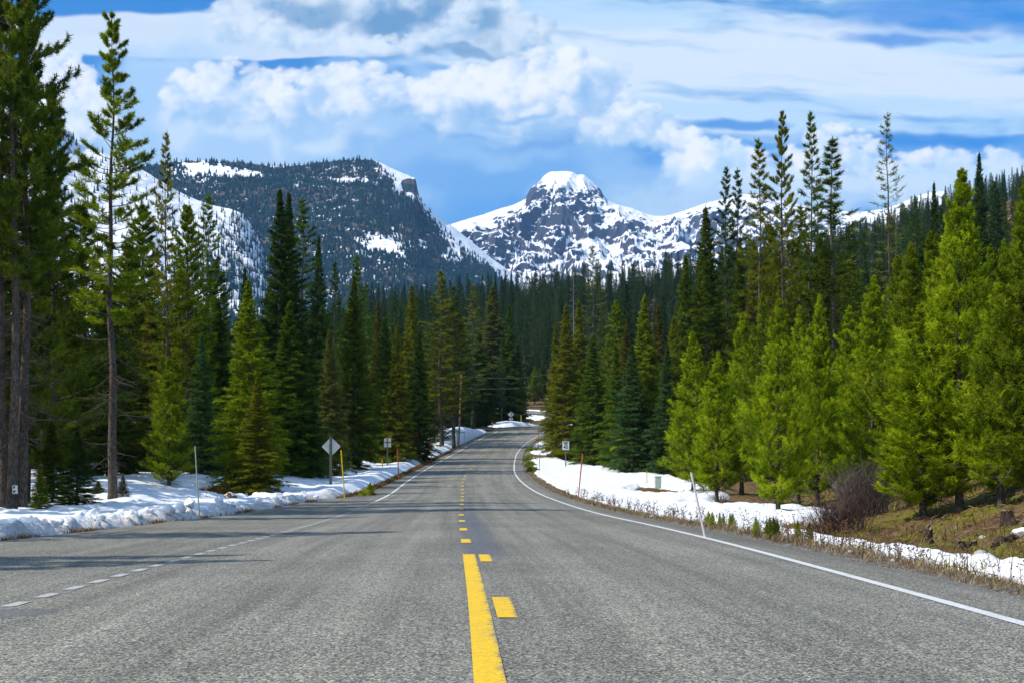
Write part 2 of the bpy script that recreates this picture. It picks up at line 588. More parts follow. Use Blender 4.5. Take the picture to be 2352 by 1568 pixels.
DL = Curve1([(-60, -9.5), (0, -8.5), (18, -7.6), (30, -7.0), (37, -6.7), (46, -6.3), (55, -5.3), (66, -4.85), (80, -4.65), (140, -4.6), (300, -4.6)])
DR = Curve1([(-60, 4.5), (8, 4.5), (25, 4.75), (40, 4.6), (60, 4.5), (300, 4.45)])
LINE_R = Curve1([(-60, 3.6), (7, 3.62), (25, 4.05), (40, 3.9), (60, 3.75), (300, 3.7)])
LINE_L = Curve1([(-60, -3.85), (8, -3.8), (25, -3.45), (40, -3.6), (60, -3.75), (300, -3.75)])
TOE = Curve1([(-60, 6.0), (12, 5.9), (20, 6.25), (26, 6.7), (31, 7.8), (37, 9.6), (50, 12), (80, 17), (100, 19), (130, 19), (160, 20), (190, 26), (230, 36), (300, 44), (1500, 60)])
RIDGE = Curve1([(-600, 20), (-230, 34), (-100, 52), (-50, 62), (0, 66), (66, 76), (150, 93), (176, 105), (200, 113), (225, 121), (300, 136), (700, 140)])


def lateral(x, y):
    """signed distance from the middle of the road, and arc length there"""
    x = np.asarray(x, float); y = np.asarray(y, float)
    shp = x.shape
    xf, yf = x.ravel(), y.ravel()
    d = np.full(xf.shape, 1e9); sg = np.zeros(xf.shape); ss = np.zeros(xf.shape)
    near = (yf < 330)
    P = PATH[::2]; A = ARC[::2]
    T = np.gradient(P, axis=0); T /= np.linalg.norm(T, axis=1, keepdims=True)
    ids = np.nonzero(near)[0]
    for c in range(0, len(ids), 20000):
        ii = ids[c:c + 20000]
        dx = xf[ii, None] - P[None, :, 0]; dy = yf[ii, None] - P[None, :, 1]
        q = dx * dx + dy * dy
        k = q.argmin(1)
        r = np.arange(len(ii))
        along = dx[r, k] * T[k, 0] + dy[r, k] * T[k, 1]
        side = dx[r, k] * T[k, 1] - dy[r, k] * T[k, 0]
        d[ii] = np.sqrt(np.where(np.abs(along) < 2.5, side**2, q[r, k]))
        sg[ii] = np.sign(side); ss[ii] = A[k] + np.clip(along, -2, 2)
    far = ~near
    d[far] = np.hypot(xf[far], yf[far] - 262) + 8
    sg[far] = 1.
    return (d * np.where(sg == 0, 1, sg)).reshape(shp), ss.reshape(shp)


def ground(x, y, lat=None, bump=True):
    x = np.asarray(x, float); y = np.asarray(y, float)
    d, s = lateral(x, y) if lat is None else lat
    z = ZB(y)
    eL = -(d - DL(y)); eR = d - DR(y)                     # metres beyond the edge of the tarmac
    near = 1 - sst(70, 120, y)
    z = z - .26 * sst(.3, 2.2, eR) * (.35 + .65 * near) - .12 * sst(.2, 2.0, eL)
    e = np.maximum(0, x - TOE(y))
    hill = .40 * e * e / (e + 4.0)
    hill = 56 * (1 - np.exp(-hill / 56.))
    f = sst(285, 500, y) * (1 - sst(520, 1100, y))
    far = (RIDGE(x) - 24) * f
    off = sst(6, 14, np.abs(d))
    z = z + .80 * sst(2.2, 10, eL) * sst(26, 58, y) * (1 - sst(90, 140, y))
    z = z + np.maximum(hill, far * off)
    z = z + .25 * sst(8, 20, eL) * fbm(x * .09, y * .09, 3, 5)
    if bump:
        w = sst(.4, 3.5, np.maximum(eL, eR))
        z = z + w * (.10 * fbm(x * .35, y * .35, 3, 9) + .05 * fbm(x * 1.6, y * 1.6, 2, 11))
        z = z + sst(-.6, .6, x - TOE(y)) * (1 - sst(50, 90, y)) * (.09 * np.abs(fbm(x * 1.1, y * 1.1, 3, 33)) + .05 * fbm(x * 3.5, y * 3.5, 3, 35))
        z = z + sst(12, 60, e) * 1.2 * fbm(x * .05, y * .05, 3, 31)
    inside = 1 - sst(-.05, .35, np.maximum(eL, eR))
    return z - .09 * inside - .055


def snow_depth(x, y, lat):
    d, s = lat
    eL = -(d - DL(y)); eR = d - DR(y)
    n1 = fbm(x * .45, y * .45, 4, 41); n2 = fbm(x * 1.8, y * 1.8, 3, 43); n3 = fbm(x * 5.5, y * 5.5, 3, 47)
    nl = fbm(x * .12, y * .12, 3, 51)
    # ---- road side banks on the left
    pull = 1 - sst(44, 58, y)                             # the broad pullout near the camera
    grass = .15 + .25 * n1 + .55 * sst(52, 62, y)
    b = eL - grass
    bank_h = .24 * pull + .46 * (1 - pull)
    wid = 4.0 * pull + 3.0 * (1 - pull)
    bank = bank_h * sst(-.05, .9, b) * (1 - .45 * sst(1.2, wid, b) * (1 - pull))
    lumps = pull * (.15 * np.abs(n2) + .10 * np.abs(n3)) * sst(-.1, .3, b) * (1 - sst(.5, 1.3, b))
    dunes = .07 * n1 * sst(.5, 2, b)
    field = bank + lumps + dunes
    # forest floor: patches between the trunks, mostly bare far up the road
    fl = .26 + .26 * nl + .08 * n1 - .40 * sst(66, 80, y) * sst(3.6, 6.0, b) - .18 * sst(26, 40, eL)
    L = np.where(b < wid, field, np.minimum(field, fl + .25 * (1 - sst(wid, wid + 2.5, b))))
    L = np.where(b < -.05, -.3, L)
    patch = np.exp(-(((x + 12.3) / 2.6) ** 2 + ((y - 53.5) / 5.0) ** 2))
    L = L - .75 * patch * sst(.35, .6, patch + .25 * n2)
    # mounds by the crest and the gap of the side road
    m1 = 1.5 * np.exp(-((x + 8.0) / 3.6) ** 2 - ((y - 163) / 9.) ** 2)
    m2 = .75 * np.exp(-((x + 1.2) / 3.4) ** 2 - ((y - 198) / 5.) ** 2)
    m3 = 2.2 * np.exp(-((x - 2) / 9) ** 2 - ((y - 288) / 7.) ** 2)
    L = L + (m1 + m2 + m3) * sst(0, 1.2, np.minimum(eL, 8)) * sst(.05, .5, eL)
    gap = np.exp(-((y - 184) / 4.2) ** 2) * sst(-2, 0, -eL + 60)
    L = np.where((y > 150) & (y < 214), L - 2.2 * gap * (eL > 0), L)
    # ---- right: ditch full of snow
    lo = 1.15 + .30 * n1 - .2 * (1 - sst(9, 14, y)) + .10 * sst(12, 19, y) * (1 - sst(24, 34, y)) - .5 * sst(60, 100, y)
    hi = Curve1([(0, 2.0), (10, 2.1), (14, 2.2), (19, 2.15), (24, 2.4), (28, 2.7), (31, 3.7), (34, 6.0), (38, 7.8), (44, 8.0), (50, 6.4), (58, 9.), (75, 11), (92, 10), (104, 6), (118, 4.0), (135, 3.5), (165, 4.0), (182, 2.4), (300, 3)])(y) + .22 * n1 + .14 * n2
    a = np.minimum(eR - lo, hi - eR)
    R = .24 * sst(-.1, .55, a) - .3 * (a < -.1) + .03 * n1 + .015 * n2
    R = np.where(a < 0, np.minimum(R, a * .8), R)
    holes = np.exp(-(((x - 8.3) / 1.7) ** 2 + ((y - 66) / 6.) ** 2)) + .8 * np.exp(-(((x - 8.4) / 1.6) ** 2 + ((y - 47.5) / 2.2) ** 2))
    R = R - .55 * sst(.3, .75, holes + .2 * n2)
    drv = np.exp(-((y - 128) / 5.) ** 2)
    R = R - .6 * drv * sst(0, 1, eR)
    # right hillside: only a few old drifts under the trees
    e = x - TOE(y)
    dr = .10 * (fbm(x * .08, y * .08, 3, 77) - .8) * 3
    R = np.where(e > 14, np.maximum(R, np.where(y > 60, dr, -.3)), R)
    # far ground: woods with bits of snow
    t = np.where(d < 0, L, R)
    t = np.where(y > 300, .18 * (nl - .75) * 2, t)
    t = np.where((eL < .02) & (eR < .02), -.35, t)
    return t


def grid(us, ys):
    U, Y = np.meshgrid(us, ys)
    return U * (Y + 6.0), Y


def grid_faces(nr, nc):
    i = np.arange(nr * nc).reshape(nr, nc)
    return np.stack([i[:-1, :-1], i[:-1, 1:], i[1:, 1:], i[1:, :-1]], -1).reshape(-1, 4)


# ------------------------------------------------------------------ materials
def mat_snow():
    m, nt, b = material("snow")
    p = worldpos(nt)
    n1 = noise(nt, p, 1.3, 5., .6)
    n2 = noise(nt, p, 14., 4., .6)
    n3 = noise(nt, p, 55., 2., .6)
    dirt = attr(nt, "dirt")
    spots = (n2 * .55 + n1 * .3 + n3 * .25 + dirt * .27).ss(.62, .84)
    c = mix(nt, n1.ss(.3, .75), (.80, .83, .86), (.88, .89, .90))
    c = mix(nt, spots * .75, c, (.30, .25, .19))
    finish(nt, b, c, .55, n2 * .7 + n3 * .25 + n1 * .9, .05, .55, spec=.25)
    return m


def mat_ground():
    m, nt, b = material("forest_floor")
    p = worldpos(nt)
    n1 = noise(nt, p, .55, 5., .6)
    n2 = noise(nt, p, 3.1, 5., .65)
    n3 = noise(nt, p, 30., 5., .75)
    n4 = noise(nt, p, 1.1, 4., .6, out=0, dist=.6)
    c = ramp(nt, n2 * .55 + n3 * .5, [(.36, (.030, .017, .010)), (.47, (.095, .052, .026)), (.55, (.17, .105, .055)), (.66, (.34, .25, .16))])
    moss = (n1 * .8 + n3 * .22 + n2 * .18).ss(.53, .68)
    mc = mix(nt, n3.ss(.35, .65), (.055, .060, .008), (.27, .24, .04))
    c = mix(nt, moss * attr(nt, "moss"), c, mc)
    pink = (n4 * .8 + n3 * .25).ss(.62, .72)
    c = mix(nt, pink * attr(nt, "moss") * .8, c, mix(nt, n3.ss(.4, .65), (.10, .035, .03), (.36, .24, .24)))
    gravel = attr(nt, "gravel")
    v = node(nt, "ShaderNodeTexVoronoi", "Color", None, Vector=p, Scale=26.)
    gr = node(nt, "ShaderNodeRGBToBW", 0, None, Color=v)
    gc = ramp(nt, gr * .6 + n3 * .4, [(.2, (.05, .043, .036)), (.5, (.16, .145, .125)), (.8, (.36, .33, .29))])
    c = mix(nt, gravel, c, gc)
    finish(nt, b, c, .95, n2 * .8 + n3 * .5, .08, .9, spec=.1)
    return m


def mat_asphalt():
    m, nt, b = material("asphalt")
    p = worldpos(nt)
    lat = attr(nt, "lat"); arc = attr(nt, "arc")
    v1 = node(nt, "ShaderNodeTexVoronoi", "Color", None, Vector=p, Scale=78.)
    g1 = node(nt, "ShaderNodeRGBToBW", 0, None, Color=v1)
    v2 = node(nt, "ShaderNodeTexVoronoi", "Color", None, Vector=p, Scale=150.)
    g2 = node(nt, "ShaderNodeRGBToBW", 0, None, Color=v2)
    nb = noise(nt, p, .35, 5., .6)
    nm = noise(nt, p, 4., 4., .6)
    nf = noise(nt, p, 40., 3., .7)
    # long streaks that run with the traffic
    st = vec(nt, lat * 2.2, arc * .05, 0.)
    s1 = noise(nt, st, 1.6, 5., .6)
    st2 = vec(nt, lat * 11., arc * .12, 4.)
    s2 = noise(nt, st2, 1.3, 4., .65)
    stone = g1 * .5 + g2 * .28 + nf * .30
    c = ramp(nt, stone, [(.25, (.020, .019, .016)), (.44, (.125, .119, .100)), (.59, (.240, .225, .186)), (.77, (.52, .48, .39))])
    warm = mix(nt, .20, c, v1, "MULTIPLY")
    tone = (s1 - .5) * 1.0 + (s2 - .5) * .5 + (nb - .5) * .75 + (nm - .5) * .25 + 1.0
    # wheel paths polished paler, strip between darker with oil
    w = ((lat.abs() - 1.9).abs() - .85).abs()
    tone = tone + w.ss(.55, .0) * .16 - .08
    # old tar where lines were blacked out, and beside the middle
    tar = ((lat - .08).abs() * -1. + .34 + (nm - .5) * .4 + (s2 - .5) * .4).ss(.0, .22) * arc.ss(12.5, 15.) * (1.0 - arc.ss(26., 50.) * .75)
    edge = (lat.abs().ss(4.1, 4.7)) * attr(nt, "shoulder")
    sc = nt.nodes.new("ShaderNodeMix"); sc.data_type = "RGBA"; sc.blend_type = "MULTIPLY"; sc.inputs[0].default_value = 1.
    comb = nt.nodes.new("ShaderNodeCombineColor")
    for i in range(3):
        nt.links.new(tone.s, comb.inputs[i])
    nt.links.new(warm.s, sc.inputs[6]); nt.links.new(comb.outputs[0], sc.inputs[7])
    c = E(nt, sc.outputs[2])
    c = mix(nt, tar * .62, c, (.085, .10, .13))
    c = mix(nt, edge * .55, c, mix(nt, nf, (.05, .046, .042), (.17, .155, .135)))
    # patch of fresh seal by the dotted line
    pt = ((((sep(nt, p)[0] + 4.1) / .75).pow(2.0) + ((sep(nt, p)[1] - 8.45) / .36).pow(2.0)) * -1. + 1.0 + (nm - .5) * .7).ss(.0, .25)
    c = mix(nt, pt * .55, c, (.10, .105, .115))
    c = mix(nt, ((noise(nt, p, 9., 2., .5) * .9 + noise(nt, p, 1.2, 2., .5) * .2)).ss(.80, .86), c, (.02, .02, .02))
    finish(nt, b, c, .85, g1 * .6 + nf * .5, .012, .8, spec=.3)
    return m


def mat_paint(name, c1, c2, wear):
    m, nt, b = material(name)
    p = worldpos(nt)
    lat = attr(nt, "lat"); arc = attr(nt, "arc"); q = attr(nt, "across")
    n = noise(nt, vec(nt, lat * 3., arc * 42., 0.), 1., 4., .65)
    nn = noise(nt, p, 70., 3., .7)
    nl = noise(nt, p, 3., 3., .6)
    gone = (q.pow(2.2) * wear + (1.0 - q).pow(6.0) * .25 + (n - .5) * 1.7 + (nn - .5) * 1.3 + (nl - .5) * .7).ss(.56, .76)
    c = mix(nt, n * .6 + nn * .4, c1, c2)
    c = mix(nt, (nn * .7 + nl * .3).ss(.595, .69) * .35, c, (.3, .25, .16))
    v = node(nt, 'ShaderNodeTexVoronoi', 'Color', None, Vector=p, Scale=62.)
    g = node(nt, 'ShaderNodeRGBToBW', 0, None, Color=v)
    c = mix(nt, g.ss(.62, .25) * .30, c, tuple(k * .45 for k in c1))
    c = mix(nt, nl.ss(.45, .75) * .25, c, tuple(k * .5 + .06 for k in c1))
    c = mix(nt, gone, c, mix(nt, g, (.05, .05, .045), (.30, .285, .25)))
    finish(nt, b, c, .7, nn, .004, .6, spec=.3)
    return m


def mat_bark(name, c1, c2, c3):
    m, nt, b = material(name)
    o = coords(nt, "Object")
    x, y, z = sep(nt, o)
    q = vec(nt, x * 1., y * 1., z * .35)
    n1 = noise(nt, q, 22., 5., .7)
    n2 = noise(nt, o, 2.2, 3., .6)
    sp = noise(nt, o, 60., 2., .6)
    c = ramp(nt, n1, [(.35, c1), (.52, c2), (.68, c3)])
    c = mix(nt, n2.ss(.5, .7) * .5, c, c3)
    c = mix(nt, sp.ss(.62, .70) * .7, c, (.33, .34, .32))
    finish(nt, b, c, .95, n1, .03, 1., spec=.1)
    return m


def mat_foliage(name, trans=.32):
    """needles; the tree's own tint comes from its object colour, the tuft's from the mesh"""
    m = bpy.data.materials.new(name)
    m.use_nodes = True
    nt = m.node_tree
    nt.nodes.clear()
    oi = nt.nodes.new("ShaderNodeObjectInfo")
    c = E(nt, oi.outputs["Color"])
    t = attr(nt, "tint")
    hsv = nt.nodes.new("ShaderNodeHueSaturation")
    nt.links.new(c.s, hsv.inputs["Color"])
    plug(nt, hsv.inputs["Value"], t.lin(0, 1, .35, 1.65))
    plug(nt, hsv.inputs["Hue"], t.lin(0, 1, .525, .480))
    plug(nt, hsv.inputs["Saturation"], 1.0)
    c = mix(nt, t.ss(.965, .985) * .7, E(nt, hsv.outputs[0]), (.16, .085, .025))
    d = nt.nodes.new("ShaderNodeBsdfDiffuse")
    nt.links.new(c.s, d.inputs[0])
    tr = nt.nodes.new("ShaderNodeBsdfTranslucent")
    c2 = mix(nt, 1.0, c, (1.5, 1.45, .6), "MULTIPLY")
    nt.links.new(c2.s, tr.inputs[0])
    ms = nt.nodes.new("ShaderNodeMixShader")
    ms.inputs[0].default_value = trans
    nt.links.new(d.outputs[0], ms.inputs[1]); nt.links.new(tr.outputs[0], ms.inputs[2])
    out = nt.nodes.new("ShaderNodeOutputMaterial")
    nt.links.new(ms.outputs[0], out.inputs[0])
    return m


def mat_plain(name, c, rough=.6, var=.25, scale=8., metal=0., spec=.4):
    m, nt, b = material(name)
    o = coords(nt, "Object")
    n = noise(nt, o, scale, 4., .6)
    c2 = tuple(v * (1 - var) for v in c)
    finish(nt, b, mix(nt, n.ss(.3, .7), c2, c), rough, n, .003, .4, spec)
    b.inputs["Metallic"].default_value = metal
    return m


def mat_rock(name, c1, c2, lichen=.0, snow=.0):
    m, nt, b = material(name)
    p = coords(nt, "Object")
    n1 = noise(nt, p, 2.2, 6., .65)
    n2 = noise(nt, p, 14., 5., .65)
    c = mix(nt, n1 * .5 + n2 * .5, c1, c2)
    c = mix(nt, n2.ss(.55, .62) * .6, c, tuple(v * .45 for v in c1))
    g = nt.nodes.new("ShaderNodeNewGeometry")
    nz = sep(nt, E(nt, g.outputs["Normal"]))[2]
    if snow:
        c = mix(nt, (nz + (n1 - .5) * .8).ss(.45, .62) * snow, c, (.86, .88, .9))
    finish(nt, b, c, .9, n1 + n2 * .5, .05, .8, spec=.2)
    return m


M = {}
M["snow"] = mat_snow()
M["ground"] = mat_ground()
M["asphalt"] = mat_asphalt()
M["yellow"] = mat_paint("yellow_paint", (.72, .44, .012), (.86, .56, .025), .75)
M["white"] = mat_paint("white_paint", (.55, .55, .53), (.76, .76, .74), .30)
M["white_worn"] = mat_paint("worn_white_paint", (.36, .36, .34), (.56, .56, .53), .75)
M["bark"] = mat_bark("bark", (.030, .022, .018), (.10, .078, .062), (.17, .15, .13))
M["bark_red"] = mat_bark("reddish_bark", (.032, .023, .017), (.105, .080, .062), (.165, .148, .130))
M["bark_dead"] = mat_bark("grey_deadwood", (.12, .11, .105), (.24, .225, .21), (.33, .32, .30))
M["leaf"] = mat_foliage("needles")
M["steel"] = mat_plain("sign_back_metal", (.78, .76, .73), .45, .12, 5., .35)
M["wood_post"] = mat_plain("weathered_post_wood", (.17, .165, .115), .85, .35, 14.)
M["brown_wood"] = mat_plain("brown_bracket", (.17, .075, .035), .8, .3)
M["sign_white"] = mat_plain("white_sign_face", (.78, .80, .82), .45, .06, 3.)
M["black"] = mat_plain("black_lettering", (.012, .012, .014), .5, .1)
M["green_sign"] = mat_plain("green_sign_face", (.0, .23, .13), .45, .1)
M["red_pole"] = mat_plain("faded_red_paint", (.55, .10, .07), .6, .35, 9.)
M["grey_pole"] = mat_plain("grey_green_paint", (.40, .40, .30), .6, .3, 9.)
M["yellow_pole"] = mat_plain("yellow_pole_paint", (.75, .55, .01), .5, .2, 9.)
M["white_pole"] = mat_plain("chipped_white_paint", (.80, .74, .72), .6, .12, 9.)
M["tan_pole"] = mat_plain("tan_stake_wood", (.42, .26, .18), .8, .3, 9.)
M["utility"] = mat_plain("pale_green_enamel", (.40, .52, .43), .5, .12, 4.)
M["wire"] = mat_plain("weathered_wire", (.42, .42, .42), .5, .1)
M["rock"] = mat_rock("granite", (.30, .29, .28), (.50, .48, .45))
M["rock_pink"] = mat_rock("snow_capped_granite", (.34, .27, .24), (.50, .45, .42), snow=1.)
M["stump"] = mat_bark("old_stump_wood", (.015, .011, .009), (.055, .036, .026), (.13, .095, .07))
M["stump_top"] = mat_plain("sawn_wood", (.30, .21, .13), .9, .4, 12.)

# ------------------------------------------------------------------ ground, snow, road
ys = np.concatenate([np.linspace(-14, 4, 16, endpoint=False), 4 * (1500 / 4.) ** (np.linspace(0, 1, 560) ** .93)])
us = np.concatenate([np.linspace(-2.0, -.62, 30, endpoint=False), np.linspace(-.62, .62, 420), np.linspace(.62, 2.0, 31)[1:]])
gx, gy = grid(us, ys)
lat_g = lateral(gx, gy)
gz = ground(gx, gy, lat_g)
eRg = lat_g[0] - DR(gy); eLg = -(lat_g[0] - DL(gy))
edge_g = np.maximum(eRg, eLg)
gravel = (1 - sst(.35, 1.1, edge_g + .35 * fbm(gx * .9, gy * .9, 3, 61))) * .95
moss = sst(1.5, 3, gx - TOE(gy) + 2.2) * (1 - sst(60, 120, gy))
gr = add_mesh("ground", np.stack([gx, gy, gz], -1).reshape(-1, 3), grid_faces(*gx.shape), M["ground"], smooth=True,
              attrs={"gravel": gravel.ravel(), "moss": (.25 + .75 * moss).ravel()})
tag(gr, kind="structure")


def snow_sheet(name, us, ys):
    x, y = grid(us, ys)
    la = lateral(x, y)
    z = ground(x, y, la, bump=True)
    t = snow_depth(x, y, la)
    d = la[0]
    eL = -(d - DL(y)); eR = d - DR(y)
    dirt = (1 - sst(.0, .9, np.where(d < 0, eL, eR) - .3)) * .9
    V = np.stack([x, y, z + np.maximum(t, -.22)], -1).reshape(-1, 3)
    F = grid_faces(*x.shape)
    tf = t.ravel()[F].max(1)
    F = F[tf > -.2]
    use = np.unique(F)
    rm = np.full(len(V), -1); rm[use] = np.arange(len(use))
    o = add_mesh(name, V[use], rm[F], M["snow"], smooth=True, attrs={"dirt": dirt.ravel()[use]})
    return tag(o, kind="structure")


ysn = 8 * (330 / 8.) ** (np.linspace(0, 1, 900) ** .95)
snow_sheet("snow_cover", np.linspace(-.66, .60, 760), ysn)
snow_sheet("woodland_snow", np.linspace(-.8, .8, 260), np.linspace(331, 1100, 120))


def ribbon(name, s, dl, dr, zoff, mat, nlat=2, crown=True, parent=None):
    x, y, tx, ty = path(s)
    q = np.linspace(0, 1, nlat)[None, :]
    d = dl[:, None] * (1 - q) + dr[:, None] * q
    X = x[:, None] + ty[:, None] * d
    Y = y[:, None] - tx[:, None] * d
    Z = ZB(Y) + zoff - .012 * np.minimum(np.abs(d), 4.0)
    V = np.stack([X, Y, Z], -1).reshape(-1, 3)
    sh = np.clip((Y - 0) * 0 + 1, 0, 1)
    ed = np.where(d > 0, sst(3.9, 4.6, d), sst(.8, .1, d - DL(Y)))
    o = add_mesh(name, V, grid_faces(len(s), nlat)[:, ::-1], mat, smooth=True,
                 attrs={"lat": d.ravel(), "arc": np.repeat(s, nlat), "across": np.repeat(q, len(s), 0).ravel(), "shoulder": np.where(d > 0, 1, (Y > 50) * 1.).ravel() + 0 * ed.ravel()}, parent=parent)
    return o


ss_ = np.concatenate([np.arange(-40, 60, .6), np.arange(60, SMAX - 1, 1.0)])
xs_, ys_p, _, _ = path(ss_)
wob = .10 * fbm(ss_ * .5, ss_ * 0 + 3.3, 3, 3)
road = ribbon("road", ss_, DL(ys_p) + wob, DR(ys_p) + .12 * fbm(ss_ * .5, ss_ * 0 + 8.3, 3, 4), .0, M["asphalt"], 26)
tag(road, kind="structure")
# side road at the crest
sr = np.linspace(0, 1, 20)
sxr = -3.2 - 26 * sr; syr = 184 + 3 * sr
w_ = 4.4 - 1.2 * sst(0, .3, sr)
V = np.concatenate([np.stack([sxr, syr - w_, ZB(syr - w_) + .0], -1), np.stack([sxr, syr + w_, ZB(syr + w_) + .0], -1)])
i = np.arange(19)
o = add_mesh("side_road", V, np.stack([i, i + 20, i + 21, i + 1], -1), M["asphalt"], attrs={"lat": np.full(40, 2.), "arc": np.concatenate([sr, sr]) * 26 + 100, "shoulder": np.zeros(40)})
tag(o, kind="structure")


def marking(name, spans, dl, dr, mat, step=.5):
    """painted line pieces lying 4 mm above the road"""
    Vs, Fs, lat, arc, acr, n = [], [], [], [], [], 0
    for a, b in spans:
        k = max(2, int((b - a) / step) + 1)
        s = np.linspace(a, b, k)
        x, y, tx, ty = path(s)
        dl_ = dl(y) if callable(dl) else np.full(k, dl)
        dr_ = dr(y) if callable(dr) else np.full(k, dr)
        for j, d in enumerate((dl_, dr_)):
            X = x + ty * d; Y = y - tx * d
            Vs.append(np.stack([X, Y, ZB(Y) + .005 - .012 * np.minimum(np.abs(d), 4.0)], -1))
            lat.append(d); arc.append(s); acr.append(np.full(k, float(j)))
        i = np.arange(k - 1) + n
        Fs.append(np.stack([i, i + k, i + k + 1, i + 1], -1))
        n += 2 * k
    o = add_mesh(name, np.concatenate(Vs), np.concatenate(Fs), mat, attrs={"lat": np.concatenate(lat), "arc": np.concatenate(arc), "across": np.concatenate(acr)})
    return tag(o, kind="structure")


def s_at(y):
    return float(np.interp(y, PATH[:244, 1], ARC[:244]))


marking("solid_yellow_line", [(s_at(-8), s_at(14.25))], -.19, -.035, M["yellow"], .25)
dash_y = [17.4, 21.8, 26.6, 31.5, 36.6, 41.8] + list(np.arange(47, 182, 5.0))
marking("dashed_yellow_line", [(s_at(y - .55), s_at(y + .55)) for y in dash_y], -.19, -.035, M["yellow"])
marking("short_yellow_dashes", [(s_at(2.6), s_at(4.0)), (s_at(7.85), s_at(9.15)), (s_at(13.0), s_at(14.2))], .005, .15, M["yellow"])
marking("far_yellow_line", [(s_at(188), SMAX - 2)], -.1, .1, M["yellow"], 1.)
dots = [(y, y + .36) for y in np.arange(-6, 46, .655)]
marking("dotted_white_line", [(s_at(a), s_at(b)) for a, b in dots], lambda y: LINE_L(y) - .06, lambda y: LINE_L(y) + .06, M["white_worn"])
marking("white_edge_line", [(s_at(46), s_at(176))], lambda y: LINE_L(y) - .065, lambda y: LINE_L(y) + .065, M["white"], 1.)
marking("white_border_line", [(s_at(-8), SMAX - 2)], lambda y: LINE_R(y) - .06, lambda y: LINE_R(y) + .06, M["white"], .8)


def gz_at(x, y):
    return float(ground(np.array([x]), np.array([y]))[0])


def surf(x, y):
    """top of ground or snow"""
    xa, ya = np.array([x]), np.array([y])
    la = lateral(xa, ya)
    return float((ground(xa, ya, la) + np.maximum(0, snow_depth(xa, ya, la)))[0])
#@@PART2


# ------------------------------------------------------------------ mountains
def mat_mountain(name, rock1, rock2, lo, hi, strata=0.):
    m, nt, b = material(name)
    p = worldpos(nt)
    x, y, z = sep(nt, p)
    n1 = noise(nt, p, .0062, 6., .60)
    n2 = noise(nt, p, .05, 5., .65)
    q = vec(nt, x * .040 + z * .012, y * .040, z * .0065)
    n4 = noise(nt, vec(nt, x * .004, y * .004, z * .055), 1., 4., .6)
    n3 = noise(nt, q, 1., 5., .65)
    g = nt.nodes.new("ShaderNodeNewGeometry")
    nz = sep(nt, E(nt, g.outputs["Normal"]))[2]
    f = nz * 1.1 - .06 + (n1 - .5) * .75 + (n2 - .5) * .45 + (n3 - .5) * 1.45 + (n4 - .5) * .6 + attr(nt, "snowy")
    sn = f.ss(lo, hi)
    rc = mix(nt, n2 * .5 + n3 * .5, rock1, rock2)
    rc = mix(nt, attr(nt, 'wood'), rc, mix(nt, n2, (.022, .044, .050), (.046, .072, .074)))
    if strata:
        bd = noise(nt, vec(nt, x * .001, y * .001, z * .05), 1., 4., .6)
        rc = mix(nt, bd.ss(.45, .6) * strata, rc, (.20, .13, .10))
    sc = mix(nt, n2, (.84, .86, .89), (.90, .90, .91))
    finish(nt, b, mix(nt, sn, rc, sc), .9, n2 + n3, 9., .5, spec=.05)
    return m


